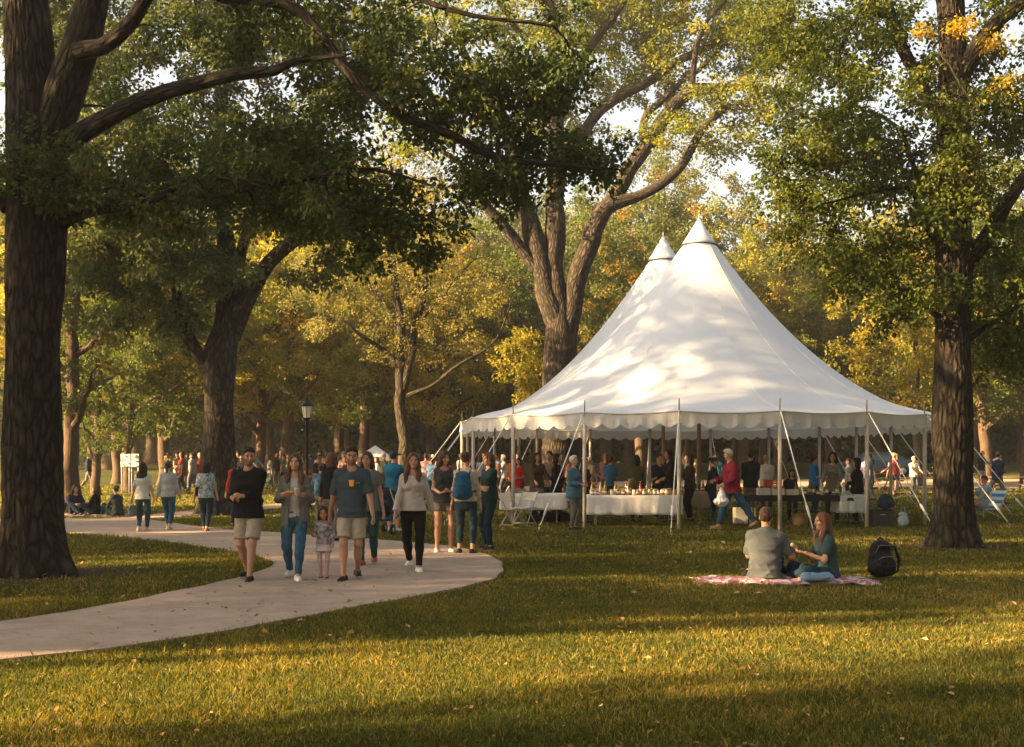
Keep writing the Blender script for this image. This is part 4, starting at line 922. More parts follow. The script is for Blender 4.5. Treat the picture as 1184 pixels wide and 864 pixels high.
def wood_tree(kind, x, y, s, rz, label=None):
    r, lab = KINDS_W[kind]
    o = r if not r['used'] else copy_tree(r)
    r['used'] = 1
    o.location = (x, y, float(gz(x, y))); o.scale = (s, s, s); o.rotation_euler = (0, 0, rz)
    d = math.hypot(x, y); px = CX + F_PX*x/y if y > 5 else -999
    if px < -40 or px > 1224: lab2 = lab + ' tree of the park outside the left edge of the view' if x < 0 else lab + ' tree of the park outside the right edge of the view'
    else:
        side = 'far left of the lawn' if px < 230 else 'left of the lamp post side' if px < 360 else 'between lamp post and tent' if px < 580 else 'behind the white tent' if px < 1000 else 'right of the tent'
        lab2 = f'{lab} tree in the wood {side}'
    tag(o, label or lab2, 'tree', WOODG)
    if 'used' in o and o is not r: del o['used']
    return o
rr = random.Random(77)
explicit = [(3, 82, 41, .66, 'thick brown-trunked tree close behind the big left oak'), (2, 111, 52, .5, 'thin dark-trunked tree left of the picnic group'), (4, 148, 56, 1.0, 'low green tree in front of the white notice boards'), (2, 190, 62, .8, None), (1, 136, 64, .9, None),
    (0, 330, 62, .85, 'olive tree behind the lamp post'), (1, 300, 66, .95, None), (0, 392, 76, .9, None), (2, 420, 74, .9, None), (1, 497, 66, .8, 'golden tree with a sunlit trunk left of the tent'), (2, 560, 72, .9, None),
    (3, 740, 54, .6, 'grey-trunked tree seen through the tent left of its centre pole'), (2, 700, 74, 1.0, None), (0, 860, 76, .9, None), (1, 1061, 60, .78, 'yellow tree with a sunlit trunk between tent and right maple'), (2, 960, 80, .95, None), (1, 905, 84, 1.0, None), (0, 1140, 68, .85, None), (2, 1190, 62, .95, None), (0, 20, 84, .9, None), (1, 60, 72, 1.0, None)]
for k, px, d, s, lab in explicit:
    x, y = XD(px, d); wood_tree(k, x, y, s, rr.uniform(0, 6.28), lab)
for row, (d0, sp_, n) in enumerate(((82, 8.6, 11), (95, 9.0, 13), (110, 9.6, 14))):
    for i in range(n):
        x = (i - (n - 1)/2)*sp_ + rr.uniform(-2.2, 2.2); y = d0 + rr.uniform(-4, 4); px = CX + F_PX*x/y
        k = rr.choice([0, 1, 1, 2, 3, 0])
        s = rr.uniform(.85, 1.15)*(1.06 if k != 3 else 1.0)
        if 640 < px < 1000: s *= 1.08
        if px < 560: s *= 1.15
        wood_tree(k, x, y, s, rr.uniform(0, 6.28))
# row of unseen park trees left of view, filled in to shape the long shadows
for x, y, k, ry, H in ((-25, -9.6, 2, 3.4, 1.0), (-25, -2.7, 2, 3.2, 1.15), (-25, 4.9, 2, 1.6, 1.15), (-26, 9.05, 2, 2.5, 1.1), (-25, 16.0, 2, 3.7, 1.2), (-26.5, 24.6, 2, 4.1, 1.25), (-31, 17.2, 3, 3.7, 1.15), (-31.5, 25, 3, 4.2, 1.15), (-24, -16.5, 3, 3.5, .8), (-29, 33.0, 2, 3.6, 1.0),
        (-36, -6.4, 2, 3.2, .95), (-36, 1.6, 2, 1.3, .95), (-37, 5.0, 2, 2.15, 1.0), (-30.5, 3.6, 2, 1.5, 1.15), (-36, 12.4, 2, 3.4, 1.1), (-38, 20.6, 2, 3.8, 1.15), (-30, -4.6, 2, 3.0, 1.2), (-30, -11.5, 2, 3.2, 1.0), (-31, 8.6, 2, 2.5, 1.15), (-20, -1.2, 4, 2.5, 1.1), (-20, 6.6, 4, 1.5, 1.1), (-45, 13.2, 2, 3.6, 1.3), (-40, 28.5, 3, 3.4, 1.0)):
    o = wood_tree(k, x, y, 1, 0); o.scale = (.75, ry/6.2, H)
# unseen trees added behind and right of the viewpoint to dim the ambient skylight
for x, y, k, s in ((-6, -14, 2, 1.1), (5, -9, 2, 1.1), (14, -3, 2, 1.1), (21, 6, 0, 1.1), (24, 16, 2, 1.1), (27, 27, 3, 1.0), (30, 38, 2, 1.0), (-14, -22, 3, 1.1), (2, -24, 3, 1.2), (16, -16, 3, 1.1), (30, -6, 3, 1.2), (36, 12, 3, 1.1), (-30, -24, 3, 1.1), (38, 30, 0, 1.1)):
    wood_tree(k, x, y, s, rr.uniform(0, 6.28), ('tree added behind the viewpoint to dim skylight, not in view' if y < 0 else 'unseen tree added outside the right edge to dim skylight'))
def far_wood():
    rng = np.random.default_rng(3); n = 6200
    x = rng.uniform(-95, 95, n); top = 11 + 3*np.sin(x*.21) + 2*np.sin(x*.53 + 1)
    cl = np.stack([x, rng.uniform(122, 136, n), rng.uniform(0, 1, n)**1.1*top + gz(0, 128)], 1)
    V, F, A = leaf_cloud(rng, cl, 1.8, 46, 0.68, shape='simple', vmean=.35, droop=0)
    o = npmesh('distant_wood', V, F, LF_FARGREEN, None, False, attr=A); o['kind'] = 'stuff'; tag(o, 'dark undergrowth and far trees closing the view behind the park', 'wood')
far_wood()
def haze():
    m = bpy.data.materials.new('haze_air'); m.use_nodes = True; nt = m.node_tree; nt.nodes.remove(nt.nodes['Principled BSDF'])
    pv = nt.nodes.new('ShaderNodeVolumePrincipled'); pv.inputs['Color'].default_value = (0.98, 0.93, 0.86, 1); pv.inputs['Density'].default_value = 0.0008; pv.inputs['Anisotropy'].default_value = 0.45
    nt.links.new(pv.outputs[0], nt.nodes['Material Output'].inputs['Volume'])
    b = MB(); b.box((0, 300, 18), (1500, 1300, 42)); o = b.build('haze', m); o['kind'] = 'stuff'; tag(o, 'thin golden evening haze filling the park air', 'haze')
haze()
# ---------------------------------------------------------------- the tent
C1, C2, R1, R2 = np.array([5.2, 34.4]), np.array([4.77, 39.0]), 6.55, 6.4
HE, HP1, HP2 = 2.70, 8.25, 8.60
FAB = mat('tent_fabric', (0.73, 0.77, 0.84), rough=0.55, var=0.03, scale=1.2, trans=0.22, spec=0.25)
VAL = mat('tent_valance', (0.64, 0.63, 0.61), rough=0.7, var=0.07, scale=3, trans=0.25)
STEEL = mat('tent_pole', (0.42, 0.38, 0.33), rough=0.5, var=0.15, scale=5); WOODP = mat('tent_centre_pole', (0.34, 0.21, 0.10), rough=0.6, var=0.2, scale=8, stretch=(1, 1, .1))
ROPE = mat('tent_rope', (0.74, 0.71, 0.66), rough=0.9, var=0.08); DKM = mat('dark_metal', (0.03, 0.03, 0.032), rough=0.5); IRON = mat('stake_iron', (0.16, 0.14, 0.12), rough=0.6, var=.3)
def tent():
    root = empty('marquee_tent', (C1[0], C1[1], 0)); tag(root, 'large white twin-peaked marquee tent with scalloped valance and guy ropes', 'tent')
    per = []; org = []; ax = (C2 - C1)/np.linalg.norm(C2 - C1); side = np.array([ax[1], -ax[0]])
    for k in range(10):      # near half circle
        th = math.radians(-82.5 + 20*k - 0) if k < 9 else None
        if th is None: continue
        a = math.radians(-72.5 + 20*k); per.append(C1 + R1*np.array([math.sin(a), -math.cos(a)])); org.append(C1)
    m = (C1 + C2)/2; per.append(m + side*6.5); org.append(m)
    for k in range(9):
        a = math.radians(107.5 + 20*k - 10); per.append(C2 + R2*np.array([math.sin(a), -math.cos(a)])); org.append(C2)
    per.append(m - side*6.5); org.append(m)
    P = np.array(per); O = np.array(org); n = len(P)
    SUB = 10; pp = []; oo = []; fr = []
    for i in range(n):
        j = (i + 1) % n
        for k in range(SUB):
            f = k/SUB; pp.append(P[i]*(1-f) + P[j]*f); oo.append(O[i]*(1-f) + O[j]*f); fr.append(f)
    pp = np.array(pp); oo = np.array(oo); fr = np.array(fr); N_ = len(pp)
    NR = 44; rho = np.linspace(1, 0, NR)
    def field(X, Y):
        zs = []
        for c, R, h in ((C1, R1, HP1), (C2, R2, HP2)):
            r = np.hypot(X - c[0], Y - c[1])/R; q = np.clip(1 - r, 0, 1)
            zs.append((h - HE)*(0.80*q**1.62 + 0.20*q**2.6))
        k = 0.55; a, b = zs; hh = np.maximum(k - np.abs(a - b), 0)/k
        return np.maximum(a, b) + hh*hh*k*0.25
    # radial distance is measured against the straight eave so the field meets zero there
    V = np.zeros((NR, N_, 3))
    for i, r in enumerate(rho):
        w_ = min(1, (1 - r)/0.16); w_ = w_*w_*(3 - 2*w_); dd = np.linalg.norm(pp - oo, axis=1)[:, None]; pr_ = oo + (pp - oo)/dd*6.5
        xy = oo + ((pp - oo)*(1 - w_) + (pr_ - oo)*w_)*r
        d = np.linalg.norm(pp - oo, axis=1)
        zz = field(oo[:, 0] + (pp - oo)[:, 0]/d*(6.5 + 0*d)*r, oo[:, 1] + (pp - oo)[:, 1]/d*6.5*r)*(1 - r**24)
        sag = -0.006*np.sin(np.pi*fr)*math.sin(math.pi*min(1, r**0.8))*1.0
        rim = -0.05*np.sin(np.pi*fr)*(r**6)
        V[i] = np.column_stack([xy, HE + zz + sag + rim])
    V = V.reshape(-1, 3) - np.array([C1[0], C1[1], 0]); i = np.arange(NR - 1)[:, None]; k = np.arange(N_)[None]; k2 = (k + 1) % N_
    F = np.stack([i*N_ + k, i*N_ + k2, (i+1)*N_ + k2, (i+1)*N_ + k], -1).reshape(-1, 4)
    can = npmesh('canopy', V, F, FAB, root, True)
    # seams run up the panels
    sm = MB(); VV = V.reshape(NR, N_, 3)
    for q in range(n): sm.tube([VV[i, q*SUB] + np.array([0, 0, 0.0]) for i in range(0, NR - 3)], 0.004, 5)
    sm.build('seam', mat('tent_seam', (0.78, 0.77, 0.76), rough=.6), can)
    # valance
    vs = []; fs = []; SS = 40; rows = 6
    tot = n*SS; rng = random.Random(4)
    for q in range(n):
        j = (q + 1) % n
        for k in range(SS):
            f = k/SS; p = P[q]*(1-f) + P[j]*f; o = O[q]*(1-f) + O[j]*f; out = (p - o)/np.linalg.norm(p - o)
            top = HE - 0.05*math.sin(math.pi*f); bot = -0.245 - 0.10*abs(math.sin(math.pi*f*5)) + 0.0
            for r in range(rows):
                t = r/(rows - 1); w = (0.022*math.sin(f*31 + q) + 0.016*math.sin(f*57 + 2*q) + 0.010*math.sin(f*103))*t + 0.012
                vs.append((p[0] - C1[0] + out[0]*w, p[1] - C1[1] + out[1]*w, top + 0.01 + bot*t))
    for q in range(tot):
        for r in range(rows - 1): fs.append((q*rows + r, q*rows + r + 1, ((q+1) % tot)*rows + r + 1, ((q+1) % tot)*rows + r))
    npmesh('valance', vs, fs, VAL, root, True)
    tb = MB(); pts = []
    for q in range(n):
        for k in range(8):
            f = k/8; j = (q+1) % n; p = P[q]*(1-f) + P[j]*f; o = O[q]*(1-f) + O[j]*f; out = (p - o)/np.linalg.norm(p - o); pts.append((p[0]-C1[0]+out[0]*.02, p[1]-C1[1]+out[1]*.02, HE + 0.012 - 0.05*math.sin(math.pi*f)))
    pts.append(pts[0]); tb.tube(pts, 0.017, 6, cap=False); tb.build('eave_band', VAL, root)
    # peaks
    for c, h in ((C1, HP1), (C2, HP2)):
        cap = MB(); prof = []
        for q in np.linspace(0, 1, 8):
            r = 0.475*(1 - q); prof.append((r + 0.018, h - HE + 0.0))
        pr = [(0.020 + 0.475*(1-q), HE + (h - HE)*(0.80*(1 - 0.073*(1-q))**1.62 + 0.20*(1 - 0.073*(1-q))**2.6) + 0.03 + 0.03*q) for q in np.linspace(0, 1, 8)]
        cap.lathe((c[0]-C1[0], c[1]-C1[1], 0), pr, 28); o = cap.build('peak_cap', FAB, root)
        bd = MB(); z0 = pr[0][1]; bd.lathe((c[0]-C1[0], c[1]-C1[1], z0), [(0.498, -0.012), (0.506, -0.006), (0.506, 0.006), (0.496, 0.010)], 28); bd.build('band', DKM, o)
        tp = MB(); tp.lathe((c[0]-C1[0], c[1]-C1[1], h), [(0.03, 0.02), (0.022, 0.10), (0.004, 0.20)], 8); tp.build('finial', STEEL, o)
        cp = MB(); cp.tube([(c[0]-C1[0], c[1]-C1[1], -0.05), (c[0]-C1[0], c[1]-C1[1], h - 0.05)], 0.055, 12); cp.build('centre_pole', WOODP, root)
    for q in range(n):
        p = P[q] - C1; out = (P[q] - O[q])/np.linalg.norm(P[q] - O[q]); x, y = p - out*0.03
        pl = MB(); pl.tube([(x, y, -0.05), (x, y, HE - 0.03)], 0.046, 10); o = pl.build('side_pole', STEEL, root)
        fn = MB(); fn.tube([(x, y, HE - 0.03), (x, y, HE + 0.30)], 0.016, 6); fn.lathe((x, y, HE - .02), [(0.05, 0), (0.06, 0.02), (0.03, 0.05)], 10); fn.build('spike', IRON, o)
        L = 2.05; s_ = (x + out[0]*L, y + out[1]*L, 0.10); t_ = (x + out[0]*0.03, y + out[1]*0.03, HE + 0.03); mid = tuple(t_[i]*0.2 + s_[i]*0.8 for i in range(3))
        rp = MB(); rp.tube([t_, tuple((t_[i] + s_[i])/2 - (0.02 if i == 2 else 0) for i in range(3)), s_], 0.013, 6); o = rp.build('guy_rope', ROPE, root)
        rt = MB(); rt.tube([mid, tuple(mid[i]*.55 + s_[i]*.45 for i in range(3))], 0.030, 6); rt.build('tensioner', mat('rope_wrap', (.6, .58, .55)), o)
        st = MB(); st.tube([(s_[0] - out[0]*.03, s_[1] - out[1]*.03, 0.16), (s_[0] + out[0]*0.08, s_[1] + out[1]*.08, -0.25)], 0.018, 8); st.tube([(s_[0] - out[0]*.03, s_[1] - out[1]*.03, 0.15), (s_[0] - out[0]*.034, s_[1] - out[1]*.034, 0.175)], 0.028, 8); st.build('stake', IRON, root)
tent()

# ---------------------------------------------------------------- tables and wares
WHITE_CL = mat('white_tablecloth', (0.66, 0.65, 0.64), rough=0.9, var=0.05, scale=4, bump=0.01); BLACK_CL = mat('black_tablecloth', (0.012, 0.013, 0.015), rough=0.9, var=.2)
TAN_CL = mat('tan_tablecloth', (0.40, 0.34, 0.26), rough=0.9, var=.06); TTOP = mat('folding_table_top', (0.50, 0.48, 0.45), rough=0.6); LEGM = mat('folding_table_leg', (0.38, 0.37, 0.36), rough=0.4, var=.1)
def table(x, y, L, rz, label, wd=0.75, h=0.74, dark=False):
    r = empty('folding_table', (x, y, 0), rz); tag(r, label, 'table', 'folding tables under the tent')
    b = MB(); b.box((0, 0, h - 0.02), (L, wd, 0.04), bev=0.008); b.build('tabletop', TTOP, r)
    for sx in (-1, 1):
        for sy in (-1, 1):
            m = MB(); X = sx*(L/2 - 0.22); Y = sy*(wd/2 - 0.08); m.tube([(X, Y*0.8, h - 0.04), (X, Y, 0.0)], 0.015, 8); m.build('leg', LEGM if not dark else DKM, r)
        m = MB(); X = sx*(L/2 - 0.22); m.tube([(X, -wd/2 + 0.08, 0.16), (X, wd/2 - 0.08, 0.16)], 0.011, 6); m.tube([(X - sx*.02, 0, 0.40), (X - sx*0.30, 0, h - 0.03)], 0.009, 6); m.build('brace', LEGM if not dark else DKM, r)
    return r
def tablecloth(x, y, L, wd, rz, mt, drop, label, h=0.755, seed=0, front=None):
    """a cloth lying on the table, hanging down with soft folds"""
    rng = random.Random(seed); hl, hw = L/2 + 0.015, wd/2 + 0.015; ring = []; n = 96; cyc = []
    per = 2*(2*hl + 2*hw)
    for i in range(n):
        s = i/n*per
        if s < 2*hl: p = (-hl + s, -hw, 0, -1)
        elif s < 2*hl + 2*hw: p = (hl, -hw + (s - 2*hl), 1, 0)
        elif s < 4*hl + 2*hw: p = (hl - (s - 2*hl - 2*hw), hw, 0, 1)
        else: p = (-hl, hw - (s - 4*hl - 2*hw), -1, 0)
        ring.append(p)
    vs = []; rows = 7
    for j in range(rows):
        t = j/(rows - 1)
        for i, (px, py, nx, ny) in enumerate(ring):
            w = t*(0.018*math.sin(i*0.9 + seed) + 0.012*math.sin(i*2.1 + 2*seed) + 0.02) + 0.004
            dr = drop if front is None or ny < 0 or nx != 0 and False else (front if ny > 0 else drop)
            vs.append((px + nx*w, py + ny*w, h - dr*t - 0.006*(t > 0) + 0.008*math.sin(i*.7 + seed)*t))
    fs = []
    for j in range(rows - 1):
        for i in range(n): fs.append((j*n + i, (j+1)*n + i, (j+1)*n + (i+1) % n, j*n + (i+1) % n))
    fs.append(tuple(range(n)))
    m = MB(); m.add(vs, fs, False); o = m.build('tablecloth', mt, None, (x, y, 0), rz)
    o.data.polygons.foreach_set('use_smooth', [True]*(len(fs) - 1) + [False]); md = o.modifiers.new('t', 'SOLIDIFY'); md.thickness = 0.003; md.offset = 1
    tag(o, label, 'tablecloth'); return o
TABLES = [(0.55, 31.35, 1.6, -0.03, 'folding table at the left end of the tent under a grey-white cloth'), (2.92, 29.95, 2.25, 0.0, 'long folding table in the middle front of the tent under a white cloth'),
          (5.15, 33.2, 1.3, 0.0, 'folding table behind the centre pole under a tan cloth'), (7.0, 29.9, 2.9, 0.02, 'long dark folding table at the right side of the tent')]
for i, (x, y, L, rz, lab) in enumerate(TABLES): table(x, y, L, rz, lab, dark=(i == 3))
tablecloth(0.55, 31.35, 1.62, .78, -.03, WHITE_CL, 0.40, 'grey-white cloth over the leftmost table in the tent', seed=1)
tablecloth(2.92, 29.95, 2.28, .78, 0.0, WHITE_CL, 0.46, 'long white cloth over the middle front table in the tent', seed=2)
tablecloth(5.15, 33.2, 1.32, .78, 0.0, TAN_CL, 0.42, 'tan cloth over the table behind the centre pole', seed=3)
tablecloth(7.0, 29.9, 2.92, .78, .02, BLACK_CL, 0.13, 'black cloth with a short hang over the right-hand table', seed=4)
tablecloth(8.15, 29.92, 0.62, .80, .02, mat('pale_runner', (0.42, 0.46, 0.47), rough=.9), 0.42, 'pale grey-blue runner hanging off the right end of the black table', h=.764, seed=5)

GL = [mat('jar_amber', (0.42, 0.20, 0.05), rough=.15, spec=.5), mat('jar_red', (0.32, 0.04, 0.03), rough=.15, spec=.5), mat('jar_pale', (0.60, 0.50, 0.36), rough=.2, spec=.5), mat('jar_green', (0.12, 0.16, 0.06), rough=.15, spec=.5), mat('jar_brown', (0.14, 0.06, 0.03), rough=.15, spec=.5)]
LID = mat('jar_lid', (0.30, 0.24, 0.17), rough=.4); PAPER = mat('paper_label', (0.66, 0.62, 0.54), rough=.8)
def jar_proto(mt, r, h, name):
    b = MB(); b.lathe((0, 0, 0), [(r*.9, 0), (r, .008), (r, h*.78), (r*.86, h*.86)], 14); o = b.build(name, mt)
    l = MB(); l.lathe((0, 0, h*.86), [(r*.88, 0), (r*.9, .003), (r*.9, h*.12), (r*.84, h*.14)], 14); l.build('lid', LID, o)
    p = MB(); p.lathe((0, 0, h*.25), [(r*1.015, 0), (r*1.015, h*.35)], 14); p.build('paper_label', PAPER, o)
    return o
protos = {}
rj = random.Random(12); COLN = ['amber', 'dark red', 'pale cream', 'olive green', 'brown']
def ware(kind, ci, x, y, z, tabname, s=1.0):
    s *= 1.15
    key = (kind, ci)
    if key not in protos:
        if kind == 'jar': protos[key] = [jar_proto(GL[ci], 0.040, 0.115, 'jar'), 0]
        elif kind == 'bottle':
            b = MB(); b.lathe((0, 0, 0), [(.030, 0), (.034, .01), (.034, .16), (.013, .205), (.013, .26), (.015, .265)], 12); o = b.build('bottle', GL[ci]); c = MB(); c.lathe((0, 0, .262), [(.016, 0), (.016, .02)], 10); c.build('cap', LID, o)
            p = MB(); p.lathe((0, 0, .05), [(.0352, 0), (.0352, .07)], 12); p.build('paper_label', PAPER, o); protos[key] = [o, 0]
        else:
            b = MB(); b.box((0, 0, .035), (.16, .12, .07), bev=.006); b.box((0, 0, .073), (.166, .126, .012), bev=.003); o = b.build('gift_box', [mat('box_kraft', (.32, .21, .12)), ][0]); r_ = MB(); r_.box((0, 0, .04), (.022, .1295, .083)); r_.build('ribbon', mat('ribbon_red', (.35, .06, .05)), o); protos[key] = [o, 0]
    pr = protos[key]; o = pr[0] if pr[1] == 0 else copy_tree(pr[0]); pr[1] += 1
    o.location = (x, y, z); o.rotation_euler = (0, 0, rj.uniform(-.4, .4)); o.scale = (s, s, s)
    nm = {'jar': 'glass jar with a metal lid', 'bottle': 'glass bottle with a paper label', 'box': 'small kraft gift box with a red ribbon'}[kind]
    lab = (COLN[ci] + ' ' + nm if kind != 'box' else nm) + ' among the wares on ' + tabname
    tag(o, lab, {'jar': 'jar', 'bottle': 'bottle', 'box': 'box'}[kind], f'{"boxes" if kind == "box" else kind + "s"} set out on ' + tabname); return o
for (tx, ty, L, nm, n, zz) in ((2.92, 29.95, 2.1, 'the white-clothed middle table', 56, .76), (5.15, 33.2, 1.15, 'the tan-clothed table', 16, .76), (7.0, 29.9, 2.0, 'the black-clothed table', 24, .76)):
    used = []
    for i in range(n*6):
        if len(used) >= n: break
        x = tx + rj.uniform(-L/2, L/2); y = ty + rj.uniform(-.30, .30); kind = rj.choice(['jar', 'jar', 'jar', 'bottle', 'box']); rad = .10 if kind == 'box' else .046
        if any(math.hypot(x - a, y - b) < rad + c for a, b, c in used): continue
        used.append((x, y, rad)); ware(kind, rj.randrange(5) if kind != 'box' else 0, x, y, zz + .001, nm, rj.uniform(.85, 1.15))
def crate(x, y, z, w, d, h, mt, label, cat='crate', name='crate', rz=0):
    b = MB(); t = .018; r = empty(name, (x, y, z), rz); tag(r, label, cat)
    b.box((0, 0, t/2), (w, d, t)); b.build('bottom', mt, r)
    for s in (-1, 1):
        b = MB()
        for k in range(3): b.box((0, s*(d/2 - t/2), h*(.2 + .3*k)), (w - .001, t, h*.22), bev=.003)
        b.build('side', mt, r)
        b = MB()
        for k in range(3): b.box((s*(w/2 - t/2 + .001), 0, h*(.2 + .3*k)), (t, d - 2*t - .002, h*.22), bev=.003)
        for q in (-1, 1): b.box((s*(w/2 - t*1.5 - .001), q*(d/2 - t*1.5 - .001), h/2), (t, t, h - .002))
        b.build('side', mt, r)
    return r
REDP = mat('crate_red', (.42, .05, .03), rough=.5); KRAFT = mat('cardboard', (.34, .24, .15), rough=.9, var=.1)
crate(6.30, 30.05, .762, .36, .28, .12, REDP, 'red plastic crate, bottom one of the stack on the black table'); crate(6.30, 30.05, .886, .36, .28, .12, REDP, 'red plastic crate in the middle of the stack on the black table'); crate(6.30, 30.05, 1.010, .36, .28, .12, REDP, 'red plastic crate on top of the stack on the black table')
def carton(x, y, z, w, d, h, label, mt=None, rz=0):
    b = MB(); b.box((0, 0, h/2), (w, d, h), bev=.006); o = b.build('carton', mt or KRAFT, None, (x, y, z), rz); tag(o, label, 'box')
    f = MB(); f.box((-w/4, 0, h + .004), (w/2 - .004, d, .006)); f.build('flap', mt or KRAFT, o); f = MB(); f.box((w/4, 0, h + .004), (w/2 - .004, d, .006)); f.build('flap', mt or KRAFT, o)
    t = MB(); t.box((0, 0, h + .009), (.05, d + .004, .002)); t.build('tape', mat('tape', (.45, .36, .22), rough=.3), o); return o
PALEB = mat('pale_carton', (.46, .43, .38), rough=.9)
carton(6.02, 29.62, .762, .30, .2, .16, 'pale carton leftmost in the row at the front of the black table', PALEB, .05); carton(6.36, 29.62, .762, .30, .2, .15, 'pale carton second from the left at the front of the black table', PALEB, -.04); carton(6.70, 29.62, .762, .28, .2, .13, 'pale carton third from the left at the front of the black table', PALEB)
carton(0.15, 31.3, .762, .42, .35, .10, 'flat grey carton on the leftmost table', mat('grey_carton', (.16, .15, .14))); carton(0.62, 31.35, .762, .36, .3, .12, 'dark open carton beside the flat grey one on the leftmost table', mat('dark_carton', (.07, .06, .055)))
carton(5.80, 30.9, 0, .5, .4, .4, 'pale carton standing on the grass behind the black table', PALEB); 
# display board on the table, black
def easel(x, y, z, w, h, mt, label, name='display_board', cat='display board'):
    r = empty(name, (x, y, z)); tag(r, label, cat); b = MB(); R = Matrix.Rotation(-.15, 3, 'X'); b.box((0, 0, h/2 + .01), (w, .02, h), R=R, bev=.004); b.build('panel', mt, r)
    b = MB(); b.tube([(0, .05, h*.7), (0, .18, 0.005)], .008, 6); b.build('strut', DKM, r)
easel(6.78, 30.1, .762, .34, .34, BLACK_CL, 'black upright display board on the black table')
def tub(x, y, r0, h, mt, label):
    b = MB(); b.lathe((0, 0, 0), [(r0*.85, 0), (r0*.98, h*.5), (r0, h*.95), (r0*1.05, h*.96), (r0*1.05, h), (r0*.92, h), (r0*.88, h*.2)], 20); o = b.build('basket', mt, None, (x, y, 0)); tag(o, label, 'basket')
    hd = MB(); hd.tube([(-r0*.95, 0, h*.9), (-r0*.8, 0, h*1.3), (0, 0, h*1.5), (r0*.8, 0, h*1.3), (r0*.95, 0, h*.9)], .012, 6); hd.build('handle', mt, o)
tub(6.98, 29.95, .2, .30, mat('wicker', (.30, .19, .09), rough=.8, var=.4, scale=60), 'round wicker basket on the grass under the black table')
for i, (x, y) in enumerate(((.55, 31.4), (.95, 31.35), (1.3, 31.5))):
    b = MB(); b.box((0, 0, .13), (.34, .3, .26), bev=.05); b.box((0, 0, .27), (.22, .1, .04), bev=.015); o = b.build('storage_bag', BLACK_CL, None, (x, y, 0), .2*i); tag(o, ['black storage bag under the leftmost table, nearest its left leg', 'black storage bag in the middle under the leftmost table', 'black storage bag under the right end of the leftmost table'][i], 'bag')
    h_ = MB(); h_.tube([(-.1, 0, .27), (-.08, 0, .36), (.08, 0, .36), (.1, 0, .27)], .008, 6); h_.build('handle', DKM, o)
# black box with grey-blue bags at the right end
x, y = XD(1018, 29.6); b = MB(); b.box((0, 0, .20), (.52, .4, .40), bev=.012); o = b.build('black_box', DKM, None, (x, y, 0)); tag(o, 'black storage box on the grass at the right end of the tent', 'box')
l = MB(); l.box((0, 0, .412), (.54, .42, .022), bev=.006); l.build('lid', mat('box_lid', (.02, .02, .022), rough=.4), o); l = MB(); l.box((0, -.206, .30), (.12, .012, .02)); l.build('handle', LEGM, o)
def softbag(x, y, z, w, h, mt, label, cat='bag', name='tote_bag'):
    V, Q = implicit([T((0, 0, h*.35), (0, 0, h*.62), w*.36, w*.30, 1.3, 1.35, (1, 0, 0)), E((0, 0, h*.25), (w*.5, w*.33, h*.27))], .015, .05, 0, (), folds(int(x*100), .008, 16))
    V[:, 2] -= V[:, 2].min(); o = npmesh(name, V, Q, mt, None, True, loc=(x, y, z)); tag(o, label, cat)
    t = V[:, 2].max(); s = MB(); s.tube([(-w*.2, 0, t - .03), (-w*.16, 0, t + .10), (w*.16, 0, t + .10), (w*.2, 0, t - .03)], .010, 6); s.build('handle', mt, o); return o
softbag(XD(1025, 29.55)[0], 29.6, .424, .42, .30, mat('navy_bag', (.02, .035, .06), rough=.9), 'navy soft bag lying on the black storage box')
softbag(XD(1044, 29.5)[0], 29.5, 0, .26, .46, mat('aqua_bag', (.30, .42, .44), rough=.9), 'pale aqua tote bag on the grass beside the black box')

# ---- chairs
WCH = mat('white_chair', (.40, .37, .33), rough=.5)
def folding_chair(x, y, rz, mt, label, seatm=None, group=None):
    r = empty('folding_chair', (x, y, 0), rz); tag(r, label, 'chair', group)
    b = MB(); b.box((0, 0, .44), (.42, .38, .028), bev=.008); b.build('seat', seatm or mt, r)
    b = MB(); b.box((0, .235, .72), (.42, .018, .20), R=Matrix.Rotation(-.2, 3, 'X'), bev=.006); b.build('backrest', seatm or mt, r)
    for s in (-1, 1):
        b = MB(); b.tube([(s*.22, -.22, 0), (s*.22, .02, .42), (s*.22, .27, .85)], .014, 8); b.build('leg', mt, r)
        b = MB(); b.tube([(s*.195, .26, 0), (s*.195, .0, .30), (s*.195, -.15, .43)], .014, 8); b.build('leg', mt, r)
    b = MB(); b.tube([(-.22, -.17, .09), (.22, -.17, .09)], .009, 6); b.tube([(-.195, .2, .07), (.195, .2, .07)], .009, 6); b.build('stretcher', mt, r); return r
x, y = XD(593, 29.3); folding_chair(x, y, 2.3, WCH, 'white folding chair on the grass left of the tables')
x, y = XD(606, 29.9); folding_chair(x, y, -.6, WCH, 'white folding chair standing behind the other at the left table')
x, y = XD(985, 31.3); folding_chair(x, y, .4, WCH, 'white folding chair tucked behind the black table')
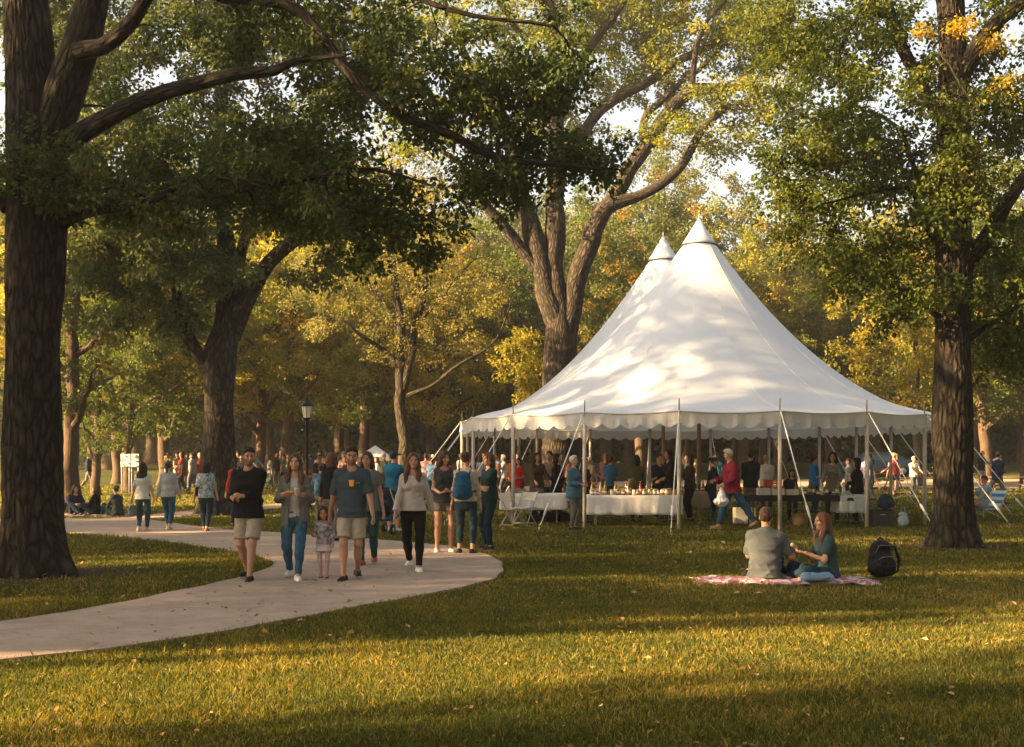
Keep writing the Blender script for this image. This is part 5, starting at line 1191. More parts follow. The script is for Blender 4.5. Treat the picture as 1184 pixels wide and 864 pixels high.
# beach chair at the right
def beach_chair(x, y, rz, label):
    r = empty('beach_chair', (x, y, float(gz(x, y))), rz); tag(r, label, 'chair'); BL = mat('chair_blue', (.03, .22, .50), rough=.8); WS = mat('chair_white', (.65, .68, .70), rough=.8)
    b = MB(); n = 6
    for k in range(n): b.cur = k % 2; b.box((0, -.24 + k*.096, .27 + .0*k), (.52, .094, .012), R=Matrix.Rotation(.05, 3, 'X'))
    b.build('seat', [BL, WS], r); b = MB()
    for k in range(6): b.cur = k % 2; b.box((0, .30 + k*.045, .30 + k*.085), (.52, .012, .094), R=Matrix.Rotation(-.48, 3, 'X'))
    b.build('backrest', [BL, WS], r)
    for s in (-1, 1):
        b = MB(); b.tube([(s*.28, -.30, 0.01), (s*.28, -.27, .28), (s*.28, .27, .28), (s*.28, .58, .86)], .013, 8); b.build('frame', WCH, r)
        b = MB(); b.tube([(s*.30, -.28, .28), (s*.30, .40, .0)], .012, 8); b.build('leg', WCH, r); b = MB(); b.box((s*.31, 0.02, .50), (.05, .5, .02), bev=.006); b.build('armrest', WCH, r)
beach_chair(XD(1138, 33.5)[0], 33.5, -1.2, 'blue and white striped low beach chair right of the maple trunk')

# ---- lamp post
def lamp(x, y):
    z = float(gz(x, y)); r = empty('lamp_post', (x, y, z)); tag(r, 'black park lamp post with a frosted glass lantern on top', 'lamp post'); B = mat('lamp_black', (.015, .016, .018), rough=.4, metal=.3)
    b = MB(); b.lathe((0, 0, 0), [(.17, -.02), (.17, .10), (.13, .14), (.12, .45), (.09, .52), (.07, .60), (.055, .9), (.048, 2.75), (.075, 2.80), (.05, 2.84), (.06, 2.90)], 16); b.build('post', B, r)
    b = MB(); b.lathe((0, 0, 0), [(.06, 2.90), (.15, 2.96), (.14, 2.985)], 12); b.build('collar', B, r)
    g = bpy.data.materials.new('lantern_glass'); g.use_nodes = True; p = g.node_tree.nodes['Principled BSDF']; p.inputs['Base Color'].default_value = (.80, .74, .62, 1); p.inputs['Roughness'].default_value = .35; p.inputs['Subsurface Weight'].default_value = 0.0
    b = MB(); b.lathe((0, 0, 0), [(.125, 2.985), (.21, 3.36)], 6, sq=True); b.build('lantern_glass', g, r)
    b = MB()
    for k in range(6): a = 2*math.pi*(k + .5)/6; b.tube([(.128*math.cos(a), .128*math.sin(a), 2.985), (.214*math.cos(a), .214*math.sin(a), 3.36)], .010, 6)
    b.build('lantern_frame', B, r)
    b = MB(); b.lathe((0, 0, 0), [(.25, 3.355), (.25, 3.38), (.19, 3.44), (.11, 3.52), (.05, 3.55), (.045, 3.60), (.02, 3.62), (.025, 3.68), (.004, 3.74)], 12); b.build('roof', B, r)
lamp(*XD(355, 40.5))
# ---- notice boards far left
def board(px, d, wpx, label):
    x, y = XD(px, d); z = float(gz(x, y)); r = empty('notice_board', (x, y, z)); tag(r, label, 'notice board', 'white notice boards at the far left'); w = wpx/F_PX*d; top = CH + (HY - 525)/F_PX*d - z; bot = CH + (HY - 540)/F_PX*d - z
    b = MB(); b.box((0, 0, (top + bot)/2), (w, .04, top - bot), bev=.008); b.build('panel', mat('board_white', (.62, .66, .70), rough=.6), r)
    for s in (-1, 1): b = MB(); b.tube([(s*w*.4, .03, 0), (s*w*.4, .03, top - .05)], .03, 8); b.build('leg', LEGM, r)
board(145, 54, 11, 'white notice board, left one of the pair far left'); board(156, 54, 9.5, 'white notice board, right one of the pair far left')
# ---- far pop-up canopies, picnic tables
def popup(px, py_top, d, w, col, label):
    x, y = XD(px, d); z0 = float(gz(x, y)); top = CH + (HY - py_top)/F_PX*d; r = empty('canopy_tent', (x, y, z0)); tag(r, label, 'canopy'); h = top - z0; e = h - .55
    vs = [(-w/2, -w/2, e), (w/2, -w/2, e), (w/2, w/2, e), (-w/2, w/2, e), (0, 0, h), (-w/2, -w/2, e - .2), (w/2, -w/2, e - .2), (w/2, w/2, e - .2), (-w/2, w/2, e - .2)]
    b = MB(); b.add(vs, [(0, 1, 4), (1, 2, 4), (2, 3, 4), (3, 0, 4), (5, 6, 1, 0), (6, 7, 2, 1), (7, 8, 3, 2), (8, 5, 0, 3)]); b.build('roof', mat(col[0], col[1], rough=.8), r)
    for sx in (-1, 1):
        for sy in (-1, 1): b = MB(); b.tube([(sx*w*.48, sy*w*.48, 0), (sx*w*.48, sy*w*.48, e)], .025, 6); b.build('leg', LEGM, r)
popup(434, 515, 60, 1.35*60/55, ('popup_white', (.75, .76, .80)), 'small white pop-up canopy in the crowd left of the slender tree')
def picnic_table(px, d, rz, label, mt):
    x, y = XD(px, d); r = empty('picnic_table', (x, y, float(gz(x, y))), rz); tag(r, label, 'picnic table')
    b = MB()
    for k in range(5): b.box((0, -.3 + .15*k, .75), (1.8, .14, .04))
    b.build('tabletop', mt, r)
    for s in (-1, 1):
        b = MB(); b.box((0, s*.68, .45), (1.8, .13, .04)); b.box((0, s*.82, .45), (1.8, .13, .04)); b.build('bench', mt, r)
        b = MB(); b.tube([(s*.6, -.75, 0), (s*.6, -.25, .74)], .035, 6); b.tube([(s*.6, .75, 0), (s*.6, .25, .74)], .035, 6); b.box((s*.6, 0, .41), (.05, 1.6, .06)); b.build('leg', mt, r)
PW = mat('picnic_wood', (.20, .13, .08), rough=.8, var=.3)
picnic_table(1020, 58, .3, 'weathered picnic table seen beyond the tent poles', PW); picnic_table(1165, 52, -.2, 'weathered picnic table far right beyond the standing man', PW); picnic_table(1100, 66, .1, 'picnic table far back behind the maple', PW)
# parked cars far behind, beyond the tent
def car(px, d, rz, col, label):
    x, y = XD(px, d); r = empty('parked_car', (x, y, float(gz(x, y))), rz); tag(r, label, 'car'); 
    prof = [(-2.1, .35), (-2.15, .75), (-1.55, .92), (-1.0, .98), (-.45, 1.42), (.9, 1.45), (1.6, 1.02), (2.1, .95), (2.15, .4), (1.9, .3), (-1.9, .3)]
    bm = MB(); n = len(prof); vs = []
    for sy, k in ((-.86, 1), (-.78, 1.0), (.78, 1.0), (.86, 1)): vs += [(a, sy*(0.82 if z > 1.1 else 1), z if abs(sy) < .8 else z*.99) for a, z in prof]
    fs = [tuple(range(n))[::-1], tuple(3*n + i for i in range(n))] + [(j*n + i, j*n + (i+1) % n, (j+1)*n + (i+1) % n, (j+1)*n + i) for j in range(3) for i in range(n)]
    bm.add(vs, fs); bm.build('body', mat('carpaint_' + col[0], col[1], rough=.3, spec=.5), r)
    g = MB(); g.box((.2, -.735, 1.18), (1.5, .03, .30)); g.box((.2, .735, 1.18), (1.5, .03, .30)); g.build('window', mat('car_glass', (.03, .035, .04), rough=.1, spec=.5), r)
    for sx in (-1.3, 1.35):
        for sy in (-.82, .82): w = MB(); w.tube([(sx, sy - .1, .32), (sx, sy + .1, .32)], .32, 18); o = w.build('wheel', mat('tyre', (.02, .02, .02)), r); w = MB(); w.tube([(sx, sy - .11, .32), (sx, sy + .11, .32)], .19, 12); w.build('rim', LEGM, o)
car(1012, 74, .1, ('blue', (.03, .06, .10)), 'blue car parked far behind the right end of the tent')
# ---------------------------------------------------------------- people in front
def at(px, d): return XD(px, d)
WH = cloth('white_shoe', (.62, .60, .57), rough=.7); BS = cloth('black_shoe', (.02, .02, .022), rough=.6)
JEAN = cloth('blue_jeans', (.030, .085, .145), var=.3, scale=14); DJEAN = cloth('dark_jeans', (.018, .036, .055), var=.3, scale=14); TEALJ = cloth('teal_jeans', (.020, .060, .075), var=.25)
KHAKI = cloth('khaki_shorts', (.31, .27, .215), bump=.004, scale=30); LEGG = cloth('black_leggings', (.008, .008, .010))
wl = lambda a, b: ((-0.075, a*1.5, .085 + max(0, a)*.40), (0.075, b*1.5, .085 + max(0, b)*.40))     # walking feet, negative y is forward

# man, black jacket, khaki shorts, holding food
x, y = at(288, 16.3)
p, i1 = person('bearded man in black quarter-zip jacket and khaki shorts walking on the path', x, y, 1.77, -8, top=dict(m=cloth('black_jacket', (.010, .010, .012), bump=.003), sleeve=1.92, hem=-.10, name='jacket', ease=.020, neck=.012, sl_ease=.02), bottom=dict(m=KHAKI, len=.84, wide=.018, name='shorts'), shoes=BS,
    hands=((-.13, -.27, 1.10), (.02, -.30, 1.12)), handdir=((.8, -.45, .05), (-.85, -.4, .05)), palms=((.2, .3, -.9), (-.2, .3, -.9)), feet=wl(.10, -.13), head=(28, 6, 0), hair='hair_dark', skin='skin_tan', beard=True, seed=11, curl=.8, lean=(0, -.03))
a = i1['arms'][1]; off = v3(.045, 0, .01)
attach(i1, 'sleeve_stripe', [C(a[0] + off, a[1] + off, .022, .020), C(a[1] + off, a[1]*.5 + a[2]*.5 + off*.8, .020, .016)], cloth('stripe', (.62, .60, .58)), .009)
def cup(info, pt, m, label, r=.034, h=.09, lid=None, name='paper_cup', cat='cup'):
    b = MB(); b.lathe((0, 0, 0), [(r*.8, 0), (r, h), (r*1.06, h + .004), (r*1.06, h + .012), (r*.9, h + .014)], 14); B = info['body']; s = info['s']
    w = B.matrix_basis @ Vector([q*s for q in pt]); o = b.build(name, m, None, w); tag(o, label, cat)
    if lid: l = MB(); l.lathe((0, 0, h + .014), [(r*1.0, 0), (r*.9, .012)], 14); l.build('lid', lid, o)
    return o
BUN = mat('bread_bun', (.46, .25, .10), rough=.8, var=.25, scale=30)
topworld(i1, 'bread_roll', [E((-.045, -.315, 1.135), (.05, .035, .028))], BUN, 'small bread roll held by the man in the black jacket', 'food', .006)

# woman in grey cardigan
x, y = at(340, 16.4)
p, i2 = person('long-haired woman in open grey cardigan and blue jeans walking on the path', x, y, 1.70, 4, female=True, top=dict(m=cloth('grey_cardigan', (.135, .135, .125), bump=.004, scale=40), sleeve=1.9, hem=-.20, open=.055, inner=cloth('pale_tee', (.36, .33, .29)), loose=True, name='cardigan', ease=.014, sl_ease=.02), bottom=dict(m=JEAN, ease=.006), shoes=WH,
    hands=((-.12, -.29, 1.185), (.15, -.28, 1.18)), handdir=((.75, -.5, .15), (-.75, -.5, .15)), palms=((.3, .6, .6), (-.3, .6, .6)), feet=wl(.12, -.14), pel=(.012, 0, .92), head=(-3, 3, 3), hair='hair_auburn', style='long', seed=12, curl=.6, width=1.06)
topworld(i2, 'sandwich', [T((-.045, -.33, 1.215), (.02, -.33, 1.215), .022, .022, 1.8, 1.8, (0, 1, 0))], BUN, 'sandwich in the raised hand of the woman in the grey cardigan', 'food', .006)
cup(i2, (.075, -.345, 1.165), mat('clear_cup', (.55, .46, .36), rough=.2), 'iced drink cup held by the woman in the grey cardigan')

# toddler
x, y = at(374.5, 16.5)
p, i3 = person('toddler in floral dress top, white skirt and pink tights on the path', x, y, .97, 3, female=True, hs=1.42, top=dict(m=cloth('floral', (.10, .13, .20), c2=(.55, .45, .46), scale=26, var=.2), sleeve=1.5, hem=-.04, ease=.022, name='blouse', sl_ease=.02), bottom=dict(m=cloth('pale_skirt', (.58, .48, .47)), skirt=.24, name='skirt'),
    shoes=cloth('plum_shoe', (.10, .03, .03)), hands=((-.20, -.20, 1.12), (.24, -.12, .92)), feet=wl(.0, -.03), head=(-4, 10, 0), hair='hair_brown', style='bob', seed=13, h=.012)
attach(i3, 'tights', [C(i3['legs'][k][0], i3['legs'][k][1], .088, .060) for k in (0, 1)] + [C(i3['legs'][k][1], i3['legs'][k][2], .060, .042) for k in (0, 1)], cloth('pink_tights', (.50, .32, .30)), .012)

# man in teal t-shirt
x, y = at(405.5, 16.35)
p, i4 = person('bearded man in teal long-body t-shirt with orange emblem and khaki shorts', x, y, 1.79, 2, top=dict(m=cloth('teal_tee', (.040, .060, .074), bump=.003), sleeve=.95, hem=-.10, ease=.018, sl_ease=.014), emblem=True, bottom=dict(m=KHAKI, len=.84, wide=.018, name='shorts'), shoes=BS,
    hands=((-.29, .10, .83), (.30, -.16, .86)), twist=6, pel=(.015, 0, .925), feet=wl(-.12, .10), head=(2, 10, 2), hair='hair_dark', skin='skin_tan', beard=True, seed=14)
bpy.context.view_layer.update()
# small grey print beside the emblem
fb = MB()
for k in range(5): fb.box((.050 + k*.012, 0, .004*(k % 2)), (.008, .003, .014 if k % 2 else .018))
B = i4['body']; bb = fb.build('print', cloth('print_grey', (.20, .22, .22)), [c for c in B.children if c.name.startswith('shirt')][0]); ctr = i4['pel'] + i4['u']*.345 + i4['fwd']*.158
bb.location = Vector(ctr*i4['s'])

# woman behind him
x, y = at(425, 18.6)
person('smiling brown-haired woman in grey t-shirt and teal leggings behind the man in teal', x, y, 1.73, -4, female=True, top=dict(m=cloth('grey_tee', (.13, .13, .135)), sleeve=.6, hem=-.09), bottom=dict(m=TEALJ, ease=.003), shoes=cloth('rust_shoe', (.30, .10, .06)),
       hands=((-.22, -.12, .95), (.25, -.02, .82)), feet=wl(-.06, .10), head=(-8, 2, 0), hair='hair_brown', style='bob', seed=15)
# woman white top black leggings
x, y = at(479, 17.7)
person('long-haired woman in cream top and black leggings walking alone on the path', x, y, 1.72, 3, female=True, top=dict(m=cloth('cream_top', (.40, .36, .32), bump=.004, scale=30), sleeve=1.9, hem=-.03, ease=.014, sl_ease=.022, nr=.085), bottom=dict(m=LEGG, ease=.004), shoes=WH,
       hands=((-.27, -.14, .86), (.27, .14, .84)), twist=-8, pel=(-.015, 0, .92), feet=wl(.16, -.16), head=(6, 2, 0), hair='hair_auburn', style='long', seed=16)
# the group of three
x, y = at(513, 21.2)
person('curly-haired woman in dark tank top and grey shorts facing the others', x, y, 1.76, 14, female=True, top=dict(m=cloth('slate_tank', (.045, .052, .056)), sleeve=0.0, hem=-.06, nr=.09), bottom=dict(m=cloth('grey_shorts', (.13, .12, .115)), len=.45, wide=.02, name='shorts'), shoes=WH,
       hands=((-.12, -.28, 1.04), (.08, -.30, 1.06)), handdir=((.7, -.5, .1), (-.7, -.5, .1)), palms=((0, 0, 1), (0, 0, 1)), feet=((-.11, .02, .085), (.12, 0, .085)), head=(20, 8, 0), hair='hair_brown', style='curly', seed=17, width=1.05)
x, y = at(512.5, 21.0)
x, y = at(538.5, 20.9)
p, i7 = person('woman in beige top and dark jeans with a blue backpack, seen from behind', x, y, 1.74, 168, female=True, top=dict(m=cloth('beige_top', (.42, .34, .28)), sleeve=1.6, hem=-.02, hairback=True), bottom=dict(m=DJEAN, len=1.75, ease=.008), shoes=BS,
       hands=((-.24, -.08, .84), (.26, -.05, .82)), feet=((-.12, .02, .085), (.12, -.03, .085)), head=(-12, 0, 0), hair='hair_brown', style='bun', seed=18, width=1.04)
def backpack(info, m, m2, label, dx=0.0, w=.15, hgt=.46):
    u, pel, fw, sx = info['u'], info['pel'], info['fwd'], info['sx']; c = pel + u*.27 - fw*.22 + sx*dx
    o = topworld(info, 'backpack', [T(c - u*hgt*.36, c + u*hgt*.30, .10, .085, w/.085, w/.095, sx), E(c - fw*.08 - u*.08, (w*.8, .06, .12))], m, label, 'backpack', .010, .03, (), folds(5, .004, 18))
    s = info['s']
    for q in (-1, 1):
        st = [pel + u*.44 - fw*.12 + sx*q*.09, info['sc'] + sx*q*.10 + u*.035, info['sc'] + sx*q*.115 + fw*.11 - u*.06, pel + u*.26 + fw*.125 + sx*q*.15, pel + u*.16 - fw*.02 + sx*q*.19, c + sx*q*w*.8 - u*.12]
        V = spline([(*v, .012) for v in st], .03); b = MB(); b.tube([tuple(v[:3]*s) for v in V], .013*s, 6); b.build('strap', m2, o)
    b = MB(); t = c + u*hgt*.40; b.tube([tuple((t - sx*.04)*s), tuple((t + u*.04)*s), tuple((t + sx*.04)*s)], .008, 6); b.build('handle', m2, o)
    z = MB(); q0 = c - fw*.125 - u*.02; z.tube([tuple((q0 - sx*w*.6)*s), tuple((q0 - fw*.012)*s), tuple((q0 + sx*w*.6)*s)], .005, 5); z.build('zip', m2, o); return o
backpack(i7, cloth('blue_pack', (.015, .075, .15), rough=.6), cloth('navy_strap', (.008, .02, .045)), 'bright blue backpack on the woman in the beige top')
x, y = at(566, 21.9)
p, i8 = person('woman in dark teal jumpsuit with folded arms beside the tent corner', x, y, 1.74, -58, female=True, top=dict(m=cloth('dark_teal', (.010, .032, .036)), sleeve=.8, hem=-.03), bottom=dict(m=cloth('dark_teal2', (.010, .032, .042)), ease=.010), shoes=cloth('navy_shoe', (.015, .03, .07)),
       hands=((.10, -.20, 1.10), (-.10, -.24, 1.13)), handdir=((1, -.1, 0), (-1, -.1, .1)), palms=((0, 1, 0), (0, 1, 0)), feet=((-.10, 0, .085), (.11, -.05, .085)), head=(-8, 5, 0), hair='hair_auburn', style='bob', seed=19, poles=((-.6, .6, -.6), (.6, .6, -.6)))
def handbag(info, hand, m, label, drop=.34, w=.15, hh=.28, th=.05, strap=True, name='tote_bag'):
    s = info['s']; pt = v3(info['arms'][hand][2]) + v3(0, 0, -.09); c = pt - v3(0, 0, drop)
    o = topworld(info, name, [T(c - v3(0, 0, hh*.4), c + v3(0, 0, hh*.35), th, th*.8, w/th, w/th*1.1, (.3, 1, 0))], m, label, 'bag', .012, .02, (), folds(int(c[0]*99), .006, 20))
    b = MB(); ax = nrm((.3, 1, 0)); b.tube([tuple((c + v3(0, 0, hh*.38) - ax*w*.5)*s), tuple(pt*s), tuple((c + v3(0, 0, hh*.38) + ax*w*.5)*s)], .009, 6); b.build('handle', m, o); return o
# three women walking away at the left
x, y = at(165, 27.2)
p, i9 = person('dark-haired woman in white t-shirt and jeans walking away, leftmost on the path', x, y, 1.56, 176, female=True, top=dict(m=cloth('white_tee', (.46, .47, .43)), sleeve=.8, hem=-.10, hairback=True), bottom=dict(m=cloth('two_tone_jeans', (.020, .055, .09)), len=1.85), shoes=cloth('cream_shoe', (.42, .33, .25)),
       hands=((-.26, -.05, .86), (.26, .04, .86)), feet=wl(-.05, .05), head=(-4, 0, 0), hair='hair_dark', style='long', seed=20, h=.011)
handbag(i9, 1, cloth('pale_bag', (.18, .21, .27)), 'pale blue-grey shopping bag carried by the leftmost walking woman', drop=.22)
x, y = at(194.5, 28.0)
p, i10 = person('woman with ponytail in pale grey long-sleeved blouse and blue jeans walking away', x, y, 1.58, 180, female=True, top=dict(m=cloth('pale_blouse', (.34, .36, .35)), sleeve=1.9, hem=-.08, sl_ease=.02, hairback=True), bottom=dict(m=JEAN, len=1.8), shoes=cloth('cream_shoe', (.42, .33, .25)),
       hands=((-.26, -.10, .86), (.26, .06, .86)), feet=((-.05, .10, .10), (.04, -.12, .085)), head=(0, 0, 0), hair='hair_brown', style='pony', seed=21, h=.011)
x, y = at(238, 27.4)
p, i11 = person('short-haired woman in blue floral blouse with a black crossbody strap walking away', x, y, 1.57, 184, female=True, top=dict(m=cloth('blue_floral', (.035, .085, .14), c2=(.46, .52, .50), scale=22, var=.2), sleeve=.9, hem=-.08, sl_ease=.02), bottom=dict(m=DJEAN, len=1.85), shoes=cloth('brown_shoe', (.16, .10, .07)),
       hands=((-.28, -.02, .86), (.28, -.02, .86)), feet=((-.03, .06, .085), (.05, -.05, .085)), head=(6, 0, 0), hair='hair_dark', style='curly', seed=22, h=.011, width=1.1)
handbag(i11, 0, cloth('navy_jacket_bag', (.012, .025, .08)), 'navy jacket hanging from the hand of the woman in the floral blouse', drop=.16, w=.09, hh=.38, name='folded_jacket')
b_ = i11['body']; s_ = i11['s']; sh = i11['sc']; pe = i11['pel']
attach(i11, 'crossbody_strap', [C(sh + v3(-.10, .09, .03), pe + v3(.17, .125, .16), .010, .010)], BS, .009); topworld(i11, 'shoulder_bag', [T(pe + v3(.215, .02, .0), pe + v3(.215, .02, .14), .05, .045, 1.6, 1.6, (0, 1, 0))], BS, 'black shoulder bag at the hip of the woman in the floral blouse', 'bag', .011)
# people just behind the front group
x, y = at(384, 24.0); person('person in black jacket with a pale sleeve stripe, half hidden behind the man in teal', x, y, 1.74, 150, top=dict(m=cloth('black_jacket', (.010, .010, .012)), sleeve=1.9, hem=-.08, name='jacket'), bottom=dict(m=cloth('grey_trousers', (.12, .11, .10))), shoes=BS, hair='hair_auburn', style='curly', seed=23, h=.011, feet=wl(.05, -.05))
x, y = at(371, 29.0); p, i12 = person('child in denim jacket with a blue backpack standing behind the toddler', x, y, 1.50, 175, top=dict(m=cloth('denim_jacket', (.05, .10, .16)), sleeve=1.8, hem=-.05), bottom=dict(m=cloth('stone_trousers', (.20, .18, .15))), shoes=BS, hair='hair_brown', style='short', seed=24, h=.012)
backpack(i12, cloth('steel_pack', (.05, .11, .17)), cloth('navy_strap', (.008, .02, .045)), 'dull blue backpack on the child behind the toddler', w=.12, hgt=.36)
x, y = at(273, 29.5); person('woman in orange-red hooded top behind the man in the black jacket', x, y, 1.66, 40, female=True, top=dict(m=cloth('orange_red', (.42, .06, .025)), sleeve=1.9, hem=-.08, name='hoodie'), bottom=dict(m=DJEAN), shoes=BS, hair='hair_dark', style='long', seed=25, h=.012, head=(40, 0, 0))
x, y = at(454, 27.5); person('man in bright blue t-shirt and cap seen from behind pushing a stroller', x, y, 1.80, 155, top=dict(m=cloth('bright_blue', (.012, .10, .19)), sleeve=.75, hem=-.08), bottom=dict(m=cloth('navy_shorts', (.02, .025, .04)), len=.8, wide=.02, name='shorts'), shoes=WH, hair='hair_dark', style='short', seed=26, h=.012, hands=((-.20, -.36, .98), (.20, -.36, .98)), cap=cloth('dark_cap', (.03, .035, .04)), lean=(0, -.06))
# stroller
def stroller(px, d, rz):
    x, y = at(px, d); r = empty('stroller', (x, y, 0), rz); tag(r, 'dark stroller with a rounded hood between the cream-top woman and the man in teal', 'stroller')
    V, Q = implicit([E((0, 0, .62), (.25, .34, .36))], .018, .02, 0, (lambda X, Y, Z: .50 - Z - .5*Y + 0*X, lambda X, Y, Z: -(np.sqrt((X/.23)**2 + (Y/.31)**2 + ((Z-.6)/.33)**2) - 1)*.2)); npmesh('hood', V, Q, cloth('stroller_black', (.012, .013, .018)), r, True)
    V, Q = implicit([T((0, -.20, .42), (0, .15, .36), .05, .06, 4, 4, (1, 0, 0)), T((0, .15, .36), (0, .30, .72), .05, .04, 4, 4, (1, 0, 0))], .016, .04); npmesh('seat', V, Q, cloth('stroller_blue', (.03, .06, .12)), r, True)
    for s in (-1, 1):
        b = MB(); b.tube([(s*.25, -.38, .12), (s*.25, .10, .52), (s*.25, .46, 1.0)], .012, 8); b.tube([(s*.25, .36, .12), (s*.25, .05, .50)], .012, 8); b.build('frame', LEGM, r)
        for yy in (-.38, .36): w = MB(); w.tube([(s*.27 - .02, yy, .12), (s*.27 + .02, yy, .12)], .12, 18); o = w.build('wheel', mat('tyre', (.02, .02, .02)), r); w = MB(); w.tube([(s*.27 - .024, yy, .12), (s*.27 + .024, yy, .12)], .05, 12); w.build('hub', LEGM, o)
    b = MB(); b.tube([(-.25, .46, 1.0), (.25, .46, 1.0)], .016, 8); b.build('handle', BLACK_CL, r)
stroller(449, 26.6, 2.8)

# ---- picnic couple
x, y = at(884, 16.15)
sit = dict(pel=(0, 0, .115))
p, c1 = person('man in grey t-shirt and dark jeans sitting on the picnic blanket, seen from behind', x, y, 1.83, 172, top=dict(m=cloth('heather_grey', (.080, .090, .098), bump=.002), sleeve=.85, hem=-.06, ease=.022, sl_ease=.018), bottom=dict(m=DJEAN), shoes=BS, pel=(0, 0, .115),
    feet=((.18, -.46, .10), (-.34, -.62, .085)), footdir=((-.6, -.6, .1), (-.7, -.6, .1)), kneepole=((-1, -.3, .55), (.5, -.3, .9)), hands=((-.34, -.32, .26), (.12, -.42, .28)), handdir=((-.1, -.9, -.3), (.1, -.9, -.2)), head=(-12, 4, 0), hair='hair_brown', style='short', seed=31, lean=(-.03, -.08), width=1.10)
x, y = at(957, 16.25)
p, c2 = person('long-haired woman in teal t-shirt sitting cross-legged on the blanket in profile', x, y, 1.72, -78, female=True, top=dict(m=cloth('slate_teal', (.030, .060, .066)), sleeve=.75, hem=-.05, hairback=False), bottom=dict(m=DJEAN), shoes=cloth('grey_shoe', (.2, .19, .18)), pel=(0, 0, .115),
    feet=((.10, -.42, .09), (-.12, -.50, .09)), footdir=((.8, -.5, 0), (-.8, -.5, 0)), kneepole=((-1, -.3, .30), (1, -.3, .30)), hands=((-.10, -.34, .40), (.10, -.36, .40)), handdir=((.4, -.9, .05), (-.4, -.9, .05)), palms=((.4, 0, .9), (-.4, 0, .9)), head=(-4, 4, 0), hair='hair_auburn', style='long', seed=32, lean=(0, -.10))
topworld(c2, 'wrapped_sandwich', [C((-.02, -.46, .46), (.02, -.52, .50), .036, .032)], mat('wrap_paper', (.45, .36, .25), rough=.8), 'wrapped sandwich held by the woman on the blanket', 'food', .007)
def blanket(cx, cy, hx, hy, label, m, seed, z0=.0, name='picnic_blanket'):
    n, k = 90, 50; xs = np.linspace(-1, 1, n); ys = np.linspace(-1, 1, k); X, Y = np.meshgrid(xs, ys); r = np.random.default_rng(seed)
    ex = 1 + .05*np.sin(Y*5 + seed) ; ey = 1 + .10*np.sin(X*6 + seed) + .06*np.sin(X*15)
    Z = .055 + .014*np.sin(X*9 + 2*Y + seed)*np.sin(Y*4 + X*3) + .010*np.sin(X*23 + Y*8) + .008*np.sin(Y*19 - X*7)
    Z = Z - .035*np.maximum(np.abs(X), np.abs(Y))**10; V = np.stack([X*hx*ex + cx, Y*hy*ey + cy, Z + z0], -1).reshape(-1, 3); i, j = np.meshgrid(np.arange(k - 1), np.arange(n - 1), indexing='ij'); a = (i*n + j).ravel()
    o = npmesh(name, V - np.array([cx, cy, 0]), np.stack([a, a+1, a+n+1, a+n], 1), m, None, True, loc=(cx, cy, 0)); md = o.modifiers.new('t', 'SOLIDIFY'); md.thickness = .008; tag(o, label, 'blanket'); return o
def pattern(name, a, b, c):
    m = bpy.data.materials.new(name); m.use_nodes = True; nt = m.node_tree; N = nt.nodes; L = nt.links; tc = N.new('ShaderNodeTexCoord'); v = N.new('ShaderNodeTexVoronoi'); v.inputs['Scale'].default_value = 17; L.new(tc.outputs['Object'], v.inputs['Vector'])
    r = N.new('ShaderNodeValToRGB'); r.color_ramp.interpolation = 'CONSTANT'; e = r.color_ramp.elements; e[0].position = 0; e[0].color = (*a, 1); e[1].position = .38; e[1].color = (*b, 1); k = e.new(.72); k.color = (*c, 1)
    L.new(v.outputs['Color'], r.inputs[0]); L.new(r.outputs[0], N['Principled BSDF'].inputs['Base Color']); N['Principled BSDF'].inputs['Roughness'].default_value = .9; return m
bx, by = at(908, 16.15); blanket(bx, by, 1.16, .42, 'red, pink and white patterned picnic blanket spread on the lawn', pattern('blanket_print', (.38, .35, .38), (.24, .09, .11), (.34, .24, .29)), 2)
fx, fy = at(946, 15.78); V, Q = implicit([T((-.16, 0, .04), (.16, 0, .045), .05, .045, 1, 1, (0, 0, 1)), T((-.15, .08, .05), (.15, .08, .05), .05, .05, 1, 1, (0, 0, 1))], .01, .04, 0, (), folds(3, .012, 22)); o = npmesh('folded_cloth', V, Q, cloth('sky_cloth', (.14, .22, .32)), None, True, loc=(fx, fy, .06)); tag(o, 'light blue folded cloth on the blanket edge before the woman', 'cloth')
# the black backpack on the grass
def standing_pack(px, d):
    x, y = at(px, d); m = cloth('pack_black', (.011, .012, .015), rough=.5); V, Q = implicit([T((0, 0, .13), (-.0, .02, .33), .12, .085, 1.35, 1.5, (1, 0, 0)), E((0, -.10, .16), (.13, .055, .12)), E((0, 0, .40), (.10, .08, .06))], .009, .05, 0, (lambda X, Y, Z: .012 - Z + 0*X,), folds(8, .006, 20))
    o = npmesh('backpack', V, Q, m, None, True, loc=(x, y, .02), rz=.25); o.scale = (1.2, 1.1, 1.12); tag(o, 'black backpack standing on the grass beside the blanket', 'backpack')
    b = MB(); b.tube([(.10, .06, .42), (.20, .06, .36), (.25, .05, .22), (.23, .04, .08), (.14, .04, .03)], [.010, .020, .022, .014, .010], 8); b.build('strap', m, o); b = MB(); b.tube([(-.04, .03, .44), (0, .03, .49), (.05, .03, .44)], .010, 6); b.build('handle', m, o)
    b = MB(); b.tube([(-.11, -.135, .24), (-.05, -.158, .27), (.05, -.158, .27), (.11, -.135, .24)], .005, 5); b.tube([(-.13, -.09, .30), (-.08, -.10, .40), (.08, -.10, .40), (.13, -.09, .30)], .004, 5); b.build('zip', mat('zip_grey', (.12, .12, .12), rough=.4), o)
standing_pack(1019, 16.5)

